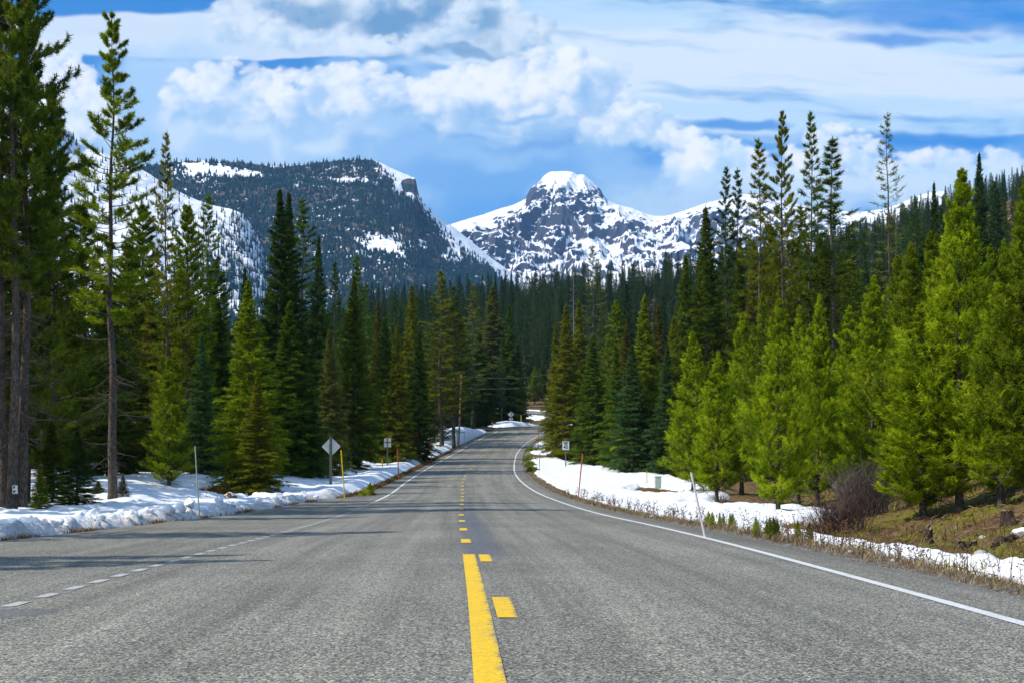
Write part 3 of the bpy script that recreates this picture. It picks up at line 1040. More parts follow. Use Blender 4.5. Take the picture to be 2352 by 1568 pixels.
def mountain(name, sky, y0, depth, tbase, mat, nu=420, nv=170, amp=.018, sc=1., seed=1, terr=0., shape=1.2, snowy=None, side=1):
    """a real range: its crest stands y0 metres away, its foot DEPTH nearer"""
    c = Curve1(sky)
    px = np.linspace(sky[0][0], sky[-1][0], nu)
    T = (HZ - c(px)) / FX
    u = (px - CX) / FX
    v = np.concatenate([np.linspace(0, 1, nv), 1 + np.linspace(.02, .5, 24)])
    U, Vv = np.meshgrid(u, v)
    kr = np.exp(-.5 * (np.arange(-90, 91) / (26. * nu / 700. * 700. / (px[-1] - px[0]) * 1.9)) ** 2); kr /= kr.sum()
    Ts = np.convolve(np.pad(T, 90, mode='edge'), kr, mode='valid')
    bl = np.clip(Vv, 0, 1) ** 5
    Tc = T[None, :] * bl + np.minimum(Ts, T + .004)[None, :] * (1 - bl)
    PX = np.broadcast_to(px, U.shape)
    Y = y0 - (1 - Vv) * depth
    X = U * Y
    k = np.clip(Vv, 0, 1)
    g = k ** shape
    w = np.clip((1 - k) * 3.2, 0, 1) * np.clip(k * 5, 0, 1)
    a = sc / 1000.
    wx = X + 180 * fbm(X * .0012 * sc, Y * .0012 * sc, 3, seed + 5)
    spur = ridged(wx * 1.9 * a, Y * .55 * a, 4, seed) - .62
    fine = ridged(wx * 6.5 * a, Y * 2.2 * a, 4, seed + 3) - .62
    t = tbase + (Tc - tbase) * g + w * amp * (1.7 * spur + .75 * fine) + .0016 * fbm(X * 22 * a, Y * 22 * a, 3, seed + 8) * np.clip(k * 4, 0, 1) * (.25 + w)
    if name == 'snowy_peak':
        kk = np.clip((k - .0) , 0, 1)
        wob_ = 26 * fbm(PX / 60., k * 6., 3, 77)
        t = t + (arete(PX + wob_, kk) - .006) * np.clip((1 - k) * 5, 0, 1) * np.clip(k * 4, 0, 1)
    if terr:
        step = terr
        q = t / step + 1.5 * fbm(X * 1.5 * a, Y * 1.5 * a, 5, seed + 9, .55)
        fl = np.floor(q); fr = q - fl
        st = (fl + sst(.50, .86, fr)) - 1.5 * fbm(X * 1.5 * a, Y * 1.5 * a, 5, seed + 9, .55)
        t = t * (1 - .5 * w) + st * step * .5 * w
    t = np.where(Vv > 1, T[None, :] * (1 - (Vv - 1) * 1.1), np.minimum(t, T[None, :]))
    Z = 1 + t * Y
    sn = snowy(PX, HZ - t * FX) if snowy else np.zeros_like(Z)
    o = add_mesh(name, np.stack([X, Y, Z], -1).reshape(-1, 3), grid_faces(*X.shape), mat, smooth=True, attrs={"snowy": sn.ravel(), "wood": (sst(-.15, -.30, sn) * (name == "wooded_mountain")).ravel()})
    tag(o, kind="structure")
    return dict(U=u, px=px, Y=Y[:, 0], Z=Z, PX=PX, PY=HZ - t * FX, nv=nv)


M["peak"] = mat_mountain("snowy_peak_rock", (.024, .030, .050), (.075, .074, .085), .60, .74)
M["mount"] = mat_mountain("wooded_mountain_rock", (.10, .07, .06), (.24, .15, .115), .30, .50, .6)
M["spur"] = mat_mountain("snow_slope_rock", (.05, .05, .06), (.16, .12, .11), .30, .45)
PEAK = [(880, 560), (960, 540), (1040, 514), (1075, 503), (1100, 496), (1150, 479), (1190, 466), (1207, 454), (1216, 438), (1238, 418), (1252, 402), (1262, 396), (1280, 394), (1300, 393.5), (1316, 396),
        (1328, 402), (1338, 401), (1350, 408), (1366, 422), (1378, 434), (1388, 452), (1402, 463), (1425, 472), (1450, 478), (1478, 489), (1500, 495.5), (1525, 496), (1560, 488), (1590, 478), (1620, 467),
        (1650, 460), (1690, 450), (1730, 446), (1780, 456), (1850, 474), (1910, 482), (1960, 487), (2010, 483), (2050, 474), (2090, 458), (2120, 447), (2160, 440), (2230, 452), (2320, 470), (2420, 480)]


def peak_snow(px, py):
    def el(cx, cy, rx, ry, p=2):
        return np.exp(-np.abs((px - cx) / rx) ** p - np.abs((py - cy) / ry) ** p)
    r = .62 * el(1300, 407, 54, 24, 4) + .25 * el(1090, 510, 60, 16) + .30 * el(1370, 585, 80, 40) + .22 * el(1480, 480, 50, 8) + .2 * el(1230, 480, 40, 12) + .25 * el(1420, 500, 45, 14) + .2 * el(1560, 545, 60, 30)
    r = r - .30 * el(1345, 447, 48, 14) - .36 * el(1232, 448, 22, 13) - .22 * el(1205, 525, 75, 45) - .24 * el(1455, 512, 60, 17) - .22 * el(1600, 497, 40, 20) - .22 * el(1110, 560, 40, 30) - .15 * el(1300, 500, 50, 20)
    return r + .02


def arete(px, k):
    """rock ribs that run down from the crest: place along the crest, share of the way up, where each one goes"""
    t = 0
    for pts, wid, amp in (([(1.0, 1312), (.80, 1302), (.55, 1262), (.2, 1190), (0, 1150)], 62, .015), ([(1.0, 1392), (.75, 1420), (.4, 1475), (0, 1530)], 60, .013), ([(1.0, 1222), (.7, 1175), (.35, 1105), (0, 1060)], 58, .012),
                          ([(1.0, 1525), (.6, 1560), (0, 1620)], 55, .010), ([(1.0, 1640), (.5, 1660), (0, 1700)], 55, .010), ([(1.0, 1345), (.7, 1352), (.4, 1372), (0, 1400)], 34, .008), ([(1.0, 1262), (.7, 1246), (.4, 1222)], 30, .007), ([(1., 1090), (.5, 1050), (0, 1010)], 50, .009)):
        p = np.array(sorted(pts))
        xr = np.interp(k, p[:, 0], p[:, 1])
        t = t + amp * np.maximum(0, 1 - np.abs(px - xr) / (wid * (.55 + .7 * (1 - k)))) ** 1.15
    return t


mountain("snowy_peak", PEAK, 5200., 1900., .158, M["peak"], 760, 320, .020, 1.6, 21, terr=.0105, shape=1.05, snowy=peak_snow)

WOODED = [(120, 395), (300, 385), (400, 372), (440, 369), (480, 370), (520, 372), (560, 374), (610, 379), (650, 381), (700, 378), (740, 373), (780, 369), (830, 367), (868, 372), (900, 387), (925, 398), (945, 407),
          (956, 418), (960, 440), (964, 452), (985, 478), (1010, 499), (1040, 520), (1070, 545), (1100, 569), (1125, 590), (1150, 608), (1190, 640), (1240, 680)]


FLANK = Curve1([(380, 870), (400, 890), (415, 905), (440, 925), (470, 963), (500, 985), (520, 1003), (545, 1022), (570, 1048), (590, 1078), (610, 1112), (650, 1160), (720, 1240)])


def WOOD_BARE(px, py):
    def pat(cx, cy, rx, ry):
        return np.exp(-((px - cx) / rx) ** 2 - ((py - cy) / ry) ** 2)
    return (pat(470, 390, 75, 16) * 1.1 + pat(560, 400, 60, 9) * .7 + pat(805, 414, 45, 6) + pat(885, 562, 75, 26) * .95 + pat(935, 427, 27, 20) * 1.3 + pat(1040, 575, 26, 18) * .8
            + pat(640, 380, 30, 5) * .8 + pat(1060, 600, 40, 12) * .6)


def wooded_snow(px, py):
    nz = fbm(px / 34., py / 17., 3, 5)
    bare = WOOD_BARE(px, py) + .42 * nz
    wood = (1 - sst(.30, .62, bare)) * (1 - sst(-14, 14, px - FLANK(py)))
    return .25 - .90 * wood - 1.5 * np.exp(-((px - 944) / 22.) ** 4 - ((py - 426) / 15.) ** 4) + .5 * nz * np.exp(-((px - 936) / 40.) ** 2 - ((py - 425) / 25.) ** 2) - .40 * np.exp(-((px - FLANK(py) - 24) / 18.) ** 2) * (.75 + 1.3 * nz)


WM = mountain("wooded_mountain", WOODED, 2700., 1000., .125, M["mount"], 420, 170, .008, 1.6, 4, shape=1.0, snowy=wooded_snow)
SPUR = [(-420, 60), (-200, 130), (0, 190), (60, 215), (100, 228), (117, 240), (124, 268), (135, 290), (160, 312), (190, 336), (240, 352), (290, 372), (340, 398), (380, 423), (420, 445), (460, 462), (500, 474), (535, 482), (556, 492),
        (575, 515), (592, 545), (606, 575), (622, 610), (640, 640), (660, 668), (700, 705)]


def spur_snow(px, py):
    return .34 - .9 * np.exp(-((px - 116) / 16.) ** 2 - ((py - 262) / 34.) ** 2)


SP = mountain("snow_slope", SPUR, 1750., 600., .10, M["spur"], 300, 130, .010, 2.2, 8, shape=1.0, snowy=spur_snow)


def on_mountain(mt, upx, v):
    """point of a mountain's surface at a bearing and share of the way up"""
    iu = np.clip(np.interp(upx, mt["px"], np.arange(len(mt["px"]))), 0, len(mt["px"]) - 1).astype(int)
    iv = np.clip((v * (mt["nv"] - 1)).astype(int), 0, mt["nv"] - 1)
    Y = mt["Y"][iv]
    return np.stack([mt["U"][iu] * Y, Y, mt["Z"][iv, iu]], -1), mt["PY"][iv, iu]


# ------------------------------------------------------------------ conifers
def conifer(style, seed):
    """returns trunk (V,F) and crown (V,F,tint) of one conifer, and its height and crown radius"""
    r = np.random.default_rng(seed)
    P = dict(
        young=dict(H=8., R=1.75, z0=.07, nb=185, tw=8, tk=3, k=20, L=.155, W=.021, spread=.95, e_lo=(8, 48), e_hi=(48, 78), up=.55, tl=.46, r0=.085, dead=16, gap=.14, prof=(.74, .16), smin=.26),
        spruce=dict(H=14., R=2.3, z0=.035, nb=330, tw=8, tk=2, k=11, L=.30, W=.048, spread=.55, e_lo=(-8, -16), e_hi=(38, 30), up=-.10, tl=.34, r0=.17, dead=6, gap=.04, prof=(.92, .06), smin=.18),
        pine=dict(H=18., R=2.0, z0=.36, nb=95, tw=8, tk=3, k=20, L=.18, W=.030, spread=1.05, e_lo=(-12, 22), e_hi=(35, 62), up=.35, tl=.34, r0=.165, dead=34, gap=.16, prof=(.62, .30), smin=.34),
        full=dict(H=17., R=2.6, z0=.08, nb=200, tw=9, tk=3, k=14, L=.20, W=.038, spread=1.0, e_lo=(-10, 15), e_hi=(38, 60), up=.3, tl=.36, r0=.18, dead=16, gap=.10, prof=(.60, .18), smin=.25),
        lean=dict(H=18., R=2.0, z0=.20, nb=120, tw=6, tk=2, k=10, L=.26, W=.040, spread=.7, e_lo=(-14, 4), e_hi=(22, 45), up=.15, tl=.36, r0=.16, dead=24, gap=.20, prof=(.72, .30), smin=.30),
        snag=dict(H=17., R=1.6, z0=.22, nb=110, tw=5, tk=0, k=0, L=.2, W=.03, spread=.6, e_lo=(-18, -6), e_hi=(15, 35), up=.0, tl=.30, r0=.15, dead=10, gap=.0, prof=(.72, .22), smin=.3),
        ragged=dict(H=18., R=1.9, z0=.20, nb=120, tw=5, tk=1, k=7, L=.26, W=.036, spread=.7, e_lo=(-14, -2), e_hi=(22, 45), up=.1, tl=.32, r0=.15, dead=30, gap=.10, prof=(.72, .30), smin=.4),
    )[style]
    H, R = P["H"], P["R"]
    z0 = P["z0"] * H
    # trunk
    k = 22
    zt = np.linspace(-.4, H, k)
    ph = r.uniform(0, 6.28, 2)
    wob = H * .0035
    def axis(z):
        return np.stack([wob * np.sin(z * .5 + ph[0]) + wob * .5 * np.sin(z * 1.3 + ph[1]), wob * np.cos(z * .45 + ph[1]), z], -1)
    tp = axis(zt)
    tr = P["r0"] * np.clip(1 - zt / H, .03, 1) ** 1.0 + P["r0"] * .35 * np.exp(-np.maximum(zt, 0) / .25)
    wood = [tubes(tp[None], tr[None], 10)]
    # branches
    nb = P["nb"]
    zz = z0 + (H * .992 - z0) * np.sort(1 - (1 - (np.arange(nb) + r.uniform(0, 1, nb)) / nb) ** 1.0)
    t = (zz - z0) / (H - z0)
    keep = r.uniform(0, 1, nb) > P["gap"]
    a, b_ = P["prof"]
    Lb = R * (1 - t) ** a * (.45 + .55 * np.clip(t / b_, 0, 1)) * r.uniform(.66, 1.12, nb) + .008 * H * (1.1 - t)
    # lobes: uneven outline round the tree
    az = np.arange(nb) * 2.39996 + r.normal(0, .35, nb)
    Lb *= 1 + .16 * np.sin(az * 2 + zz * 1.1 + ph[0]) + .12 * np.sin(az * 3 - zz * 2.3)
    Lb = np.where(keep, Lb, Lb * .35)
    e0 = np.radians(P["e_lo"][0] + (P["e_hi"][0] - P["e_lo"][0]) * t + r.normal(0, 6, nb))
    e1 = np.radians(P["e_lo"][1] + (P["e_hi"][1] - P["e_lo"][1]) * t + r.normal(0, 7, nb))
    base = axis(zz)

    def bpos(s):              # s (nb,m) -> points and directions
        h = Lb[:, None] * (s * np.cos(e0)[:, None] + .5 * s * s * (np.cos(e1) - np.cos(e0))[:, None])
        v = Lb[:, None] * (s * np.sin(e0)[:, None] + .5 * s * s * (np.sin(e1) - np.sin(e0))[:, None])
        bend = .10 * s * s * Lb[:, None] * np.sin(az * 5)[:, None]
        ca, sa = np.cos(az)[:, None], np.sin(az)[:, None]
        p = base[:, None, :] + np.stack([ca * h - sa * bend, sa * h + ca * bend, v], -1)
        e = e0[:, None] + (e1 - e0)[:, None] * s
        d = np.stack([ca * np.cos(e), sa * np.cos(e), np.sin(e)], -1)
        return p, d
    sb = np.broadcast_to(np.linspace(0, 1, 5), (nb, 5))
    bp, _ = bpos(sb)
    br = (np.clip(.010 * Lb, .006, .05) + .004)[:, None] * np.array([1, .8, .6, .4, .16])[None]
    wood.append(tubes(bp, br, 4, False))
    # twigs
    m = P["tw"]
    s = P["smin"] + (1 - P["smin"]) * (np.arange(m) + r.uniform(0, 1, (nb, m))) / m
    tb, td = bpos(s)
    side = np.where((np.arange(m) % 2) == 0, 1., -1.)[None, :]
    ang = np.radians(r.uniform(28, 62, (nb, m)))
    perp = np.stack([-np.sin(az)[:, None] * np.ones((1, m)), np.cos(az)[:, None] * np.ones((1, m)), np.zeros((nb, m))], -1)
    dirn = td * np.cos(ang)[..., None] + perp * (side * np.sin(ang))[..., None]
    dirn[..., 2] += P["up"] * r.uniform(.3, 1.3, (nb, m))
    dirn += r.normal(0, .14, dirn.shape)
    dirn /= np.linalg.norm(dirn, axis=-1, keepdims=True)
    tl = P["tl"] * np.sqrt(Lb)[:, None] * (1.25 - .75 * s) * r.uniform(.7, 1.25, (nb, m))
    tsz = np.clip(1.2 - (.85 if style in ('young', 'spruce') else .5) * t, .30, 1.)
    tl = np.minimum(tl * np.clip(1.4 - t, .35, 1)[:, None], Lb[:, None] * .70 + .03)
    if style in ("snag", "ragged"):
        q = np.stack([tb, tb + dirn * tl[..., None] * .55 + np.array([0, 0, -.02]), tb + dirn * tl[..., None] * 1.3], 2).reshape(-1, 3, 3)
        wood.append(tubes(q, np.tile(np.array([.010, .007, .003]), (len(q), 1)), 3, False))
    # dead lower branches
    nd = P["dead"]
    if nd:
        zd = r.uniform(H * .09, max(z0 * 1.05, H * .22), nd)
        azd = r.uniform(0, 6.28, nd)
        ld = R * r.uniform(.2, .95, nd)
        ed = np.radians(r.uniform(-38, 12, nd))
        sd = np.linspace(0, 1, 5)[None, :]
        h = ld[:, None] * sd * np.cos(ed)[:, None]
        vz = ld[:, None] * (sd * np.sin(ed)[:, None] + .22 * (sd**2 - sd) * r.uniform(-1, 2, (nd, 1)))
        wv = ld[:, None] * .14 * np.sin(sd * 4 + azd[:, None] * 3) * sd
        dp = axis(zd)[:, None, :] + np.stack([np.cos(azd)[:, None] * h - np.sin(azd)[:, None] * wv, np.sin(azd)[:, None] * h + np.cos(azd)[:, None] * wv, vz], -1)
        wood.append(tubes(dp, np.tile(np.array([.020, .016, .012, .008, .003]), (nd, 1)), 4, False))
        st = np.repeat(dp[:, 1:4, :].reshape(-1, 1, 3), 2, 1).reshape(-1, 3)
        dd = r.normal(0, 1, st.shape); dd[:, 2] = dd[:, 2] * .5 - .2
        dd /= np.linalg.norm(dd, axis=1, keepdims=True)
        q = np.stack([st, st + dd * .2, st + dd * .42 + np.array([0, 0, -.05])], 1)
        wood.append(tubes(q, np.tile(np.array([.007, .005, .002]), (len(q), 1)), 3, False))
    tV, tF = join(wood)
    if P["tk"] == 0:
        return (tV, tF), None, H, R
    # needle tufts
    kq = np.linspace(.35, 1., P["tk"]) if P["tk"] > 1 else np.array([.8])
    pos = (tb[:, :, None, :] + dirn[:, :, None, :] * (tl[..., None] * kq)[..., None]).reshape(-1, 3)
    dr = np.repeat(dirn[:, :, None, :], len(kq), 2).reshape(-1, 3)
    big = np.repeat((r.uniform(.75, 1.2, (nb, m)) * tsz[:, None])[:, :, None], len(kq), 2).reshape(-1)
    btint = np.repeat(np.repeat(r.normal(.5, .19, (nb, 1)), m, 1)[:, :, None], len(kq), 2).reshape(-1)
    # leader and branch tips
    tips, tdn = bpos(np.ones((nb, 1)))
    zl = np.linspace(H * .955, H, 9)
    pos = np.concatenate([pos, tips[:, 0], axis(zl)])
    dr = np.concatenate([dr, tdn[:, 0] + np.array([0, 0, P["up"] * .5]), np.tile([[0, 0, 1.]], (9, 1))])
    big = np.concatenate([big, 1.15 * tsz, np.full(9, .45)])
    btint = np.concatenate([btint, np.full(nb, .66), np.full(9, .6)])
    n = len(pos)
    K = P["k"]
    nd_ = dr[:, None, :] + r.normal(0, P["spread"], (n, K, 3))
    if style == "spruce":
        nd_[..., 2] -= .12
    nd_ /= np.linalg.norm(nd_, axis=-1, keepdims=True) + 1e-9
    bp_ = pos[:, None, :] + r.normal(0, P["L"] * .07, (n, K, 3)) * big[:, None, None] + dr[:, None, :] * (r.uniform(-.6, .45, (n, K, 1)) * P["L"] * big[:, None, None])
    Ln = P["L"] * r.uniform(.6, 1.2, (n, K)) * big[:, None]
    sd_ = np.cross(nd_, r.normal(0, 1, (n, K, 3)))
    sd_ /= np.linalg.norm(sd_, axis=-1, keepdims=True) + 1e-9
    wd = (P["W"] * .5 * r.uniform(.7, 1.2, (n, K)) * np.sqrt(big)[:, None])[..., None]
    V = np.stack([bp_ - sd_ * wd, bp_ + sd_ * wd, bp_ + nd_ * Ln[..., None]], 2).reshape(-1, 3)
    tint = np.repeat(np.clip(btint + r.normal(0, .17, n), 0, .95), K * 3)
    dead_t = np.repeat(r.uniform(0, 1, n) > (.985 if style != "full" else .965), K * 3)
    tint = np.where(dead_t, 1., tint)
    F = np.arange(len(V)).reshape(-1, 3)
    return (tV, tF), (V, F, tint), H, R


NVAR = dict(young=4, spruce=4, pine=4, full=3, lean=3, snag=2, ragged=2)
PROTO = {}
for st, n in NVAR.items():
    for j in range(n):
        tw, cr, H, R = conifer(st, 100 + 37 * j + len(st) * 7)
        bark = M["bark_dead"] if st == "snag" else (M["bark_red"] if st in ("pine", "lean") else M["bark"])
        to = add_mesh("trunk", *tw, bark, smooth=True)
        co = None
        if cr is not None:
            co = add_mesh("crown", cr[0], cr[1], M["leaf"], attrs={"tint": cr[2]})
        PROTO[(st, j)] = (to.data, co.data if co else None, H, R)
        for o in (to, co):
            if o: bpy.data.objects.remove(o)

TINT = dict(dark=(.085, .125, .014), deep=(.048, .088, .018), green=(.165, .225, .014), bright=(.235, .315, .013), lime=(.33, .39, .020), gold=(.155, .172, .016), blue=(.062, .125, .046), sage=(.135, .160, .044), brown=(.122, .118, .028), mid=(.090, .150, .020), far=(.022, .050, .024))
trng = random.Random(5)
KIND = dict(young=("young_pine", "pine tree"), spruce=("spruce_tree", "spruce tree"), pine=("pine_tree", "pine tree"), full=("pine_tree", "pine tree"), lean=("pine_tree", "pine tree"), snag=("dead_tree", "dead tree"), ragged=("dying_pine", "pine tree"))
TREES = []


def tree(kind, px, Y, top, hw, tint, label, group=None, var=None, base=None, lean=0., X=None, height=None):
    """a conifer that stands at bearing px, Y metres off, its tip at height TOP in the picture"""
    j = trng.randrange(NVAR[kind]) if var is None else var
    td, cd, H, R = PROTO[(kind, j)]
    x = (px - CX) / FX * Y if X is None else X
    z = gz_at(x, Y) if base is None else base
    h = (1.0 + (HZ - top) / FX * Y - z) if height is None else height
    h = max(h, .4)
    w = hw / FX * Y if hw > 0 else -hw
    w *= dict(young=1.5, spruce=1.16, lean=1.55, pine=1.3, ragged=1.4, full=1.3).get(kind, 1.)
    root = thing(KIND[kind][0], label, KIND[kind][1], (x, Y, z - .05), group, trng.uniform(0, 6.28))
    root.scale = (w / R, w / R, h / H)
    if lean: root.rotation_euler[1] = lean
    c = TINT[tint]
    f = trng.uniform(.86, 1.14)
    for nm, d in (("trunk", td), ("crown", cd)):
        if d is None: continue
        o = bpy.data.objects.new(nm, d)
        COL.objects.link(o)
        o.parent = root
        o.color = (c[0] * f, c[1] * f, c[2] * f, 1)
    TREES.append((x, Y, w))
    return root


# ---- the woods on the left
tree("pine", 4, 33.5, -260, 95, "dark", "tall pine at the picture's edge with a pale grey trunk", var=0)
tree("pine", 31, 33, -330, 110, "dark", "tall pine with a trail marker nailed to its reddish trunk", var=1)
tree("pine", 56, 33.8, -240, 115, "dark", "tall pine with a dark trunk beside the marked pine", var=2)
tree("pine", 256, 41, 28, 100, "green", "tall open pine standing alone at the edge of the snowy pullout", var=3)
tree("lean", 382, 62, 303, 42, "gold", "slim pine with a bare lower trunk seen against the snow slope", var=0)
tree("full", 120, 44, 190, 95, "dark", "dark bushy pine behind the pine with the trail marker", var=1)
tree("full", 62, 38, -60, 84, "dark", "bushy dark pine crowning over the three edge trunks", var=2)
tree("full", -30, 37, -120, 95, "dark", "bushy dark pine half outside the picture beside the edge trunks", var=0)
tree("full", 105, 52, 460, 150, "dark", "wide dark pine between the marked pine and the lone open pine")
tree("full", 190, 56, 470, 120, "dark", "dark pine just behind the lone open pine on its marked pine side")
tree("full", 330, 72, 470, 105, "green", "yellowish pine between the lone open pine and the slim pine")
tree("full", 430, 64, 470, 80, "green", "mid green pine rising beside the slim pine against the snow slope", var=0)
tree("lean", 478, 72, 446, 55, "mid", "thin wispy pine in front of the dotted snow slope")
tree("full", 296, 68, 560, 90, "dark", "shaded pine behind the lone pine's bare dead branches")
tree("spruce", 250, 60, 640, 90, "deep", "dark spruce behind the lone pine's trunk")
tree("spruce", 345, 66, 690, 60, "brown", "brownish spruce rising over the yellow-green sapling pine")
tree("young", 388, 50, 818, 56, "green", "yellow-green sapling pine on the snow with a scarred trunk", var=0)
tree("spruce", 462, 60, 766, 50, "blue", "narrow blue-green spruce beside the yellow-green sapling pine", var=1)
tree("full", 420, 66, 620, 85, "dark", "dense dark pine behind the narrow blue-green spruce")
tree("spruce", 500, 68, 690, 60, "deep", "dark spruce between the blue-green spruce and the big olive spruce")
tree("spruce", 572, 56, 640, 82, "green", "tall olive spruce with a pointed tip beside the pullout", var=0)
tree("spruce", 592, 53, 862, 62, "gold", "shorter golden spruce standing before the tall olive spruce", var=2)
tree("spruce", 668, 71, 690, 82, "mid", "broad spruce with an orange tinged tip behind the diamond sign", var=3)
tree("spruce", 642, 84, 432, 78, "deep", "tallest dark spruce on the left with twin tips", var=2)
tree("spruce", 662, 86, 440, 66, "deep", "slimmer tip of the twin dark spruces", var=1)
tree("lean", 694, 88, 455, 55, "mid", "open topped conifer leaning out beside the twin dark spruces", var=1)
tree("spruce", 733, 84, 540, 45, "deep", "slender dark spruce right of the open topped conifer", var=0)
tree("spruce", 562, 80, 612, 45, "deep", "dark spruce tip showing between the olive spruce and the twin spruces", var=3)
tree("lean", 768, 95, 600, 30, "deep", "thin dark tip beyond the slender dark spruce", var=2)
tree("spruce", 757, 78, 755, 50, "sage", "grey-green spruce rising behind the yellow pole", var=0)
tree("spruce", 712, 72, 850, 45, "blue", "small blue-green spruce behind the diamond sign's post", var=1)
tree("lean", 820, 104, 584, 40, "mid", "tall conifer with a narrow bare tip over the rectangular sign", var=0)
tree("spruce", 812, 90, 630, 56, "dark", "full dark spruce before the narrow tipped conifer", var=3)
tree("spruce", 885, 105, 712, 46, "mid", "dark spruce directly behind the rectangular sign", var=1)
tree("spruce", 868, 107, 690, 36, "brown", "rust tinged spruce behind the rectangular sign", var=0)
tree("spruce", 912, 104, 745, 40, "gold", "golden brown spruce right of the rectangular sign", var=2)
tree("spruce", 945, 116, 655, 48, "gold", "tall golden spruce over the left verge's red pole", var=0)
tree("spruce", 962, 110, 760, 40, "deep", "low dark spruce in front of the tall golden spruce", var=1)
tree("lean", 1012, 146, 622, 46, "gold", "tall yellowish conifer with a bare lower trunk by the road", var=0)
tree("lean", 1043, 147, 655, 38, "gold", "slim yellowish conifer beside the mile marker", var=1)
tree("full", 1058, 170, 735, 40, "deep", "dark pine beyond the mile marker")
tree("lean", 1085, 182, 655, 36, "sage", "greyish conifer left of the large spruce at the crest", var=2)
tree("spruce", 1132, 207, 658, 66, "sage", "large grey-green spruce behind the far diamond sign", var=0)
tree("spruce", 1100, 186, 760, 40, "deep", "dark spruce at the foot of the large grey-green spruce", var=3)
tree("spruce", 1170, 205, 700, 36, "mid", "dark green spruce just right of the far diamond sign", var=1)
tree("spruce", 1190, 208, 790, 24, "deep", "small dark spruce hanging over the snow by the far curve", var=2)
tree("spruce", 1183, 212, 868, 24, "deep", "low dark spruce next to the far yellow pole", var=0)

tree("young", 1228, 300, 838, 18, "green", "bright small pine in the gap above the far upper road", var=0)
tree("young", 1247, 306, 826, 18, "mid", "second small pine in the gap above the far upper road", var=1)
# ---- right of the road
tree("spruce", 1299, 118, 700, 52, "gold", "large golden brown spruce at the inside of the curve", var=0)
tree("spruce", 1277, 121, 742, 34, "gold", "smaller golden spruce nearest the far curve", var=3)
tree("spruce", 1330, 122, 690, 46, "gold", "olive golden spruce behind the speed limit sign", var=1)
tree("spruce", 1362, 104, 768, 54, "mid", "dark green pointed spruce right of the speed limit sign", var=2)
tree("ragged", 1362, 135, 562, 44, "sage", "tall half dead spruce with bare grey lower branches", var=0)
tree("snag", 1318, 140, 592, 34, "sage", "bare grey snag beside the half dead spruce", var=0)
tree("spruce", 1482, 92, 676, 62, "green", "tall olive tipped spruce behind the red pole", var=3)
tree("spruce", 1452, 90, 790, 56, "blue", "bluish spruce with drooping boughs at the snow's edge", var=0)
tree("spruce", 1415, 96, 790, 44, "mid", "dark spruce between the pointed spruce and the bluish one", var=1)
tree("spruce", 1532, 88, 790, 46, "blue", "slim dark blue-green spruce behind the utility box", var=2)
tree("spruce", 1548, 98, 728, 46, "gold", "rusty tipped spruce behind the slim blue-green one", var=1)
tree("spruce", 1440, 110, 740, 46, "brown", "brown tinged spruce behind the bluish drooping one", var=2)
tree("full", 1415, 128, 690, 50, "green", "green pine beyond the half dead spruce", var=0)
tree("spruce", 1512, 120, 700, 46, "brown", "brownish spruce far behind the olive tipped spruce", var=0)
tree("spruce", 1622, 82, 474, 78, "dark", "huge dark spruce with a rusty tip over the young pines", var=0)
tree("spruce", 1575, 96, 585, 60, "dark", "dark spruce at the huge spruce's roadward side", var=1)
tree("lean", 1668, 92, 383, 40, "deep", "taller one of the paired dark spires right of the huge spruce", var=0)
tree("lean", 1693, 93, 387, 40, "deep", "second of the paired dark spires right of the huge spruce", var=1)
tree("lean", 1744, 78, 318, 52, "gold", "tall pine with a bent dead leader above its crown", var=2)
tree("pine", 1797, 80, 256, 52, "gold", "tallest bushy topped pine on the slope", var=1)
tree("lean", 1862, 84, 256, 46, "dark", "tall pine with a thin flat branched top", var=0)
tree("lean", 1838, 86, 470, 55, "gold", "yellowish pine between the two tallest pines", var=1)
tree("lean", 1912, 82, 314, 74, "dark", "tall broad armed spruce beside the flat topped pine", var=2)
tree("ragged", 2040, 88, 258, 52, "sage", "sparse dying pine with a long bare tip", var=1)
tree("full", 1770, 88, 520, 70, "gold", "yellow-green pine at the foot of the tallest pines", var=2)
tree("full", 1890, 90, 560, 80, "dark", "dark pine mass under the broad armed spruce", var=1)
tree("full", 2010, 92, 690, 70, "dark", "dark pine under the sparse dying pine", var=0)
tree("spruce", 1735, 84, 560, 55, "brown", "brownish spruce before the bent leader pine", var=3)
tree("spruce", 1700, 90, 560, 50, "dark", "dark spruce behind the first young pines", var=2)

# ---- young bright pines on the right bank
tree("young", 1592, 62, 760, 66, "bright", "first bright young pine beside the utility box", var=0)
tree("young", 1648, 50, 806, 62, "bright", "short bright young pine beside the snow's far end", var=1)
tree("young", 1705, 62, 720, 66, "bright", "bright young pine behind the short one", var=2)
tree("young", 1750, 60, 672, 60, "green", "green young pine under the tallest pines", var=3)
tree("young", 1788, 37, 684, 78, "bright", "tall bright young pine with a slim bare trunk base", var=3)
tree("young", 1880, 42, 676, 70, "bright", "bright young pine with many upright shoots", var=1)
tree("young", 1835, 47, 700, 60, "bright", "bright young pine tucked between two taller ones", var=0)
tree("young", 1950, 44, 700, 70, "bright", "young pine beside the snow capped boulder", var=2)
tree("young", 2005, 38, 632, 84, "bright", "bright young pine standing above the willow thicket", var=1)
tree("young", 2062, 42, 585, 80, "green", "tall young pine behind the willow thicket", var=0)
tree("young", 2118, 25.5, 690, 120, "bright", "broad young pine with low boughs over the stump", var=2)
tree("young", 2205, 25, 384, 118, "bright", "tallest young pine with a long spire and twin trunks", var=3)
tree("young", 2140, 38, 530, 80, "green", "young pine close behind the tallest one", var=1)
tree("young", 2300, 23, 610, 95, "bright", "bright young pine beside the mossy log", var=0)
tree("young", 2362, 22.5, 405, 120, "green", "tall young pine cut by the picture's edge", var=1)
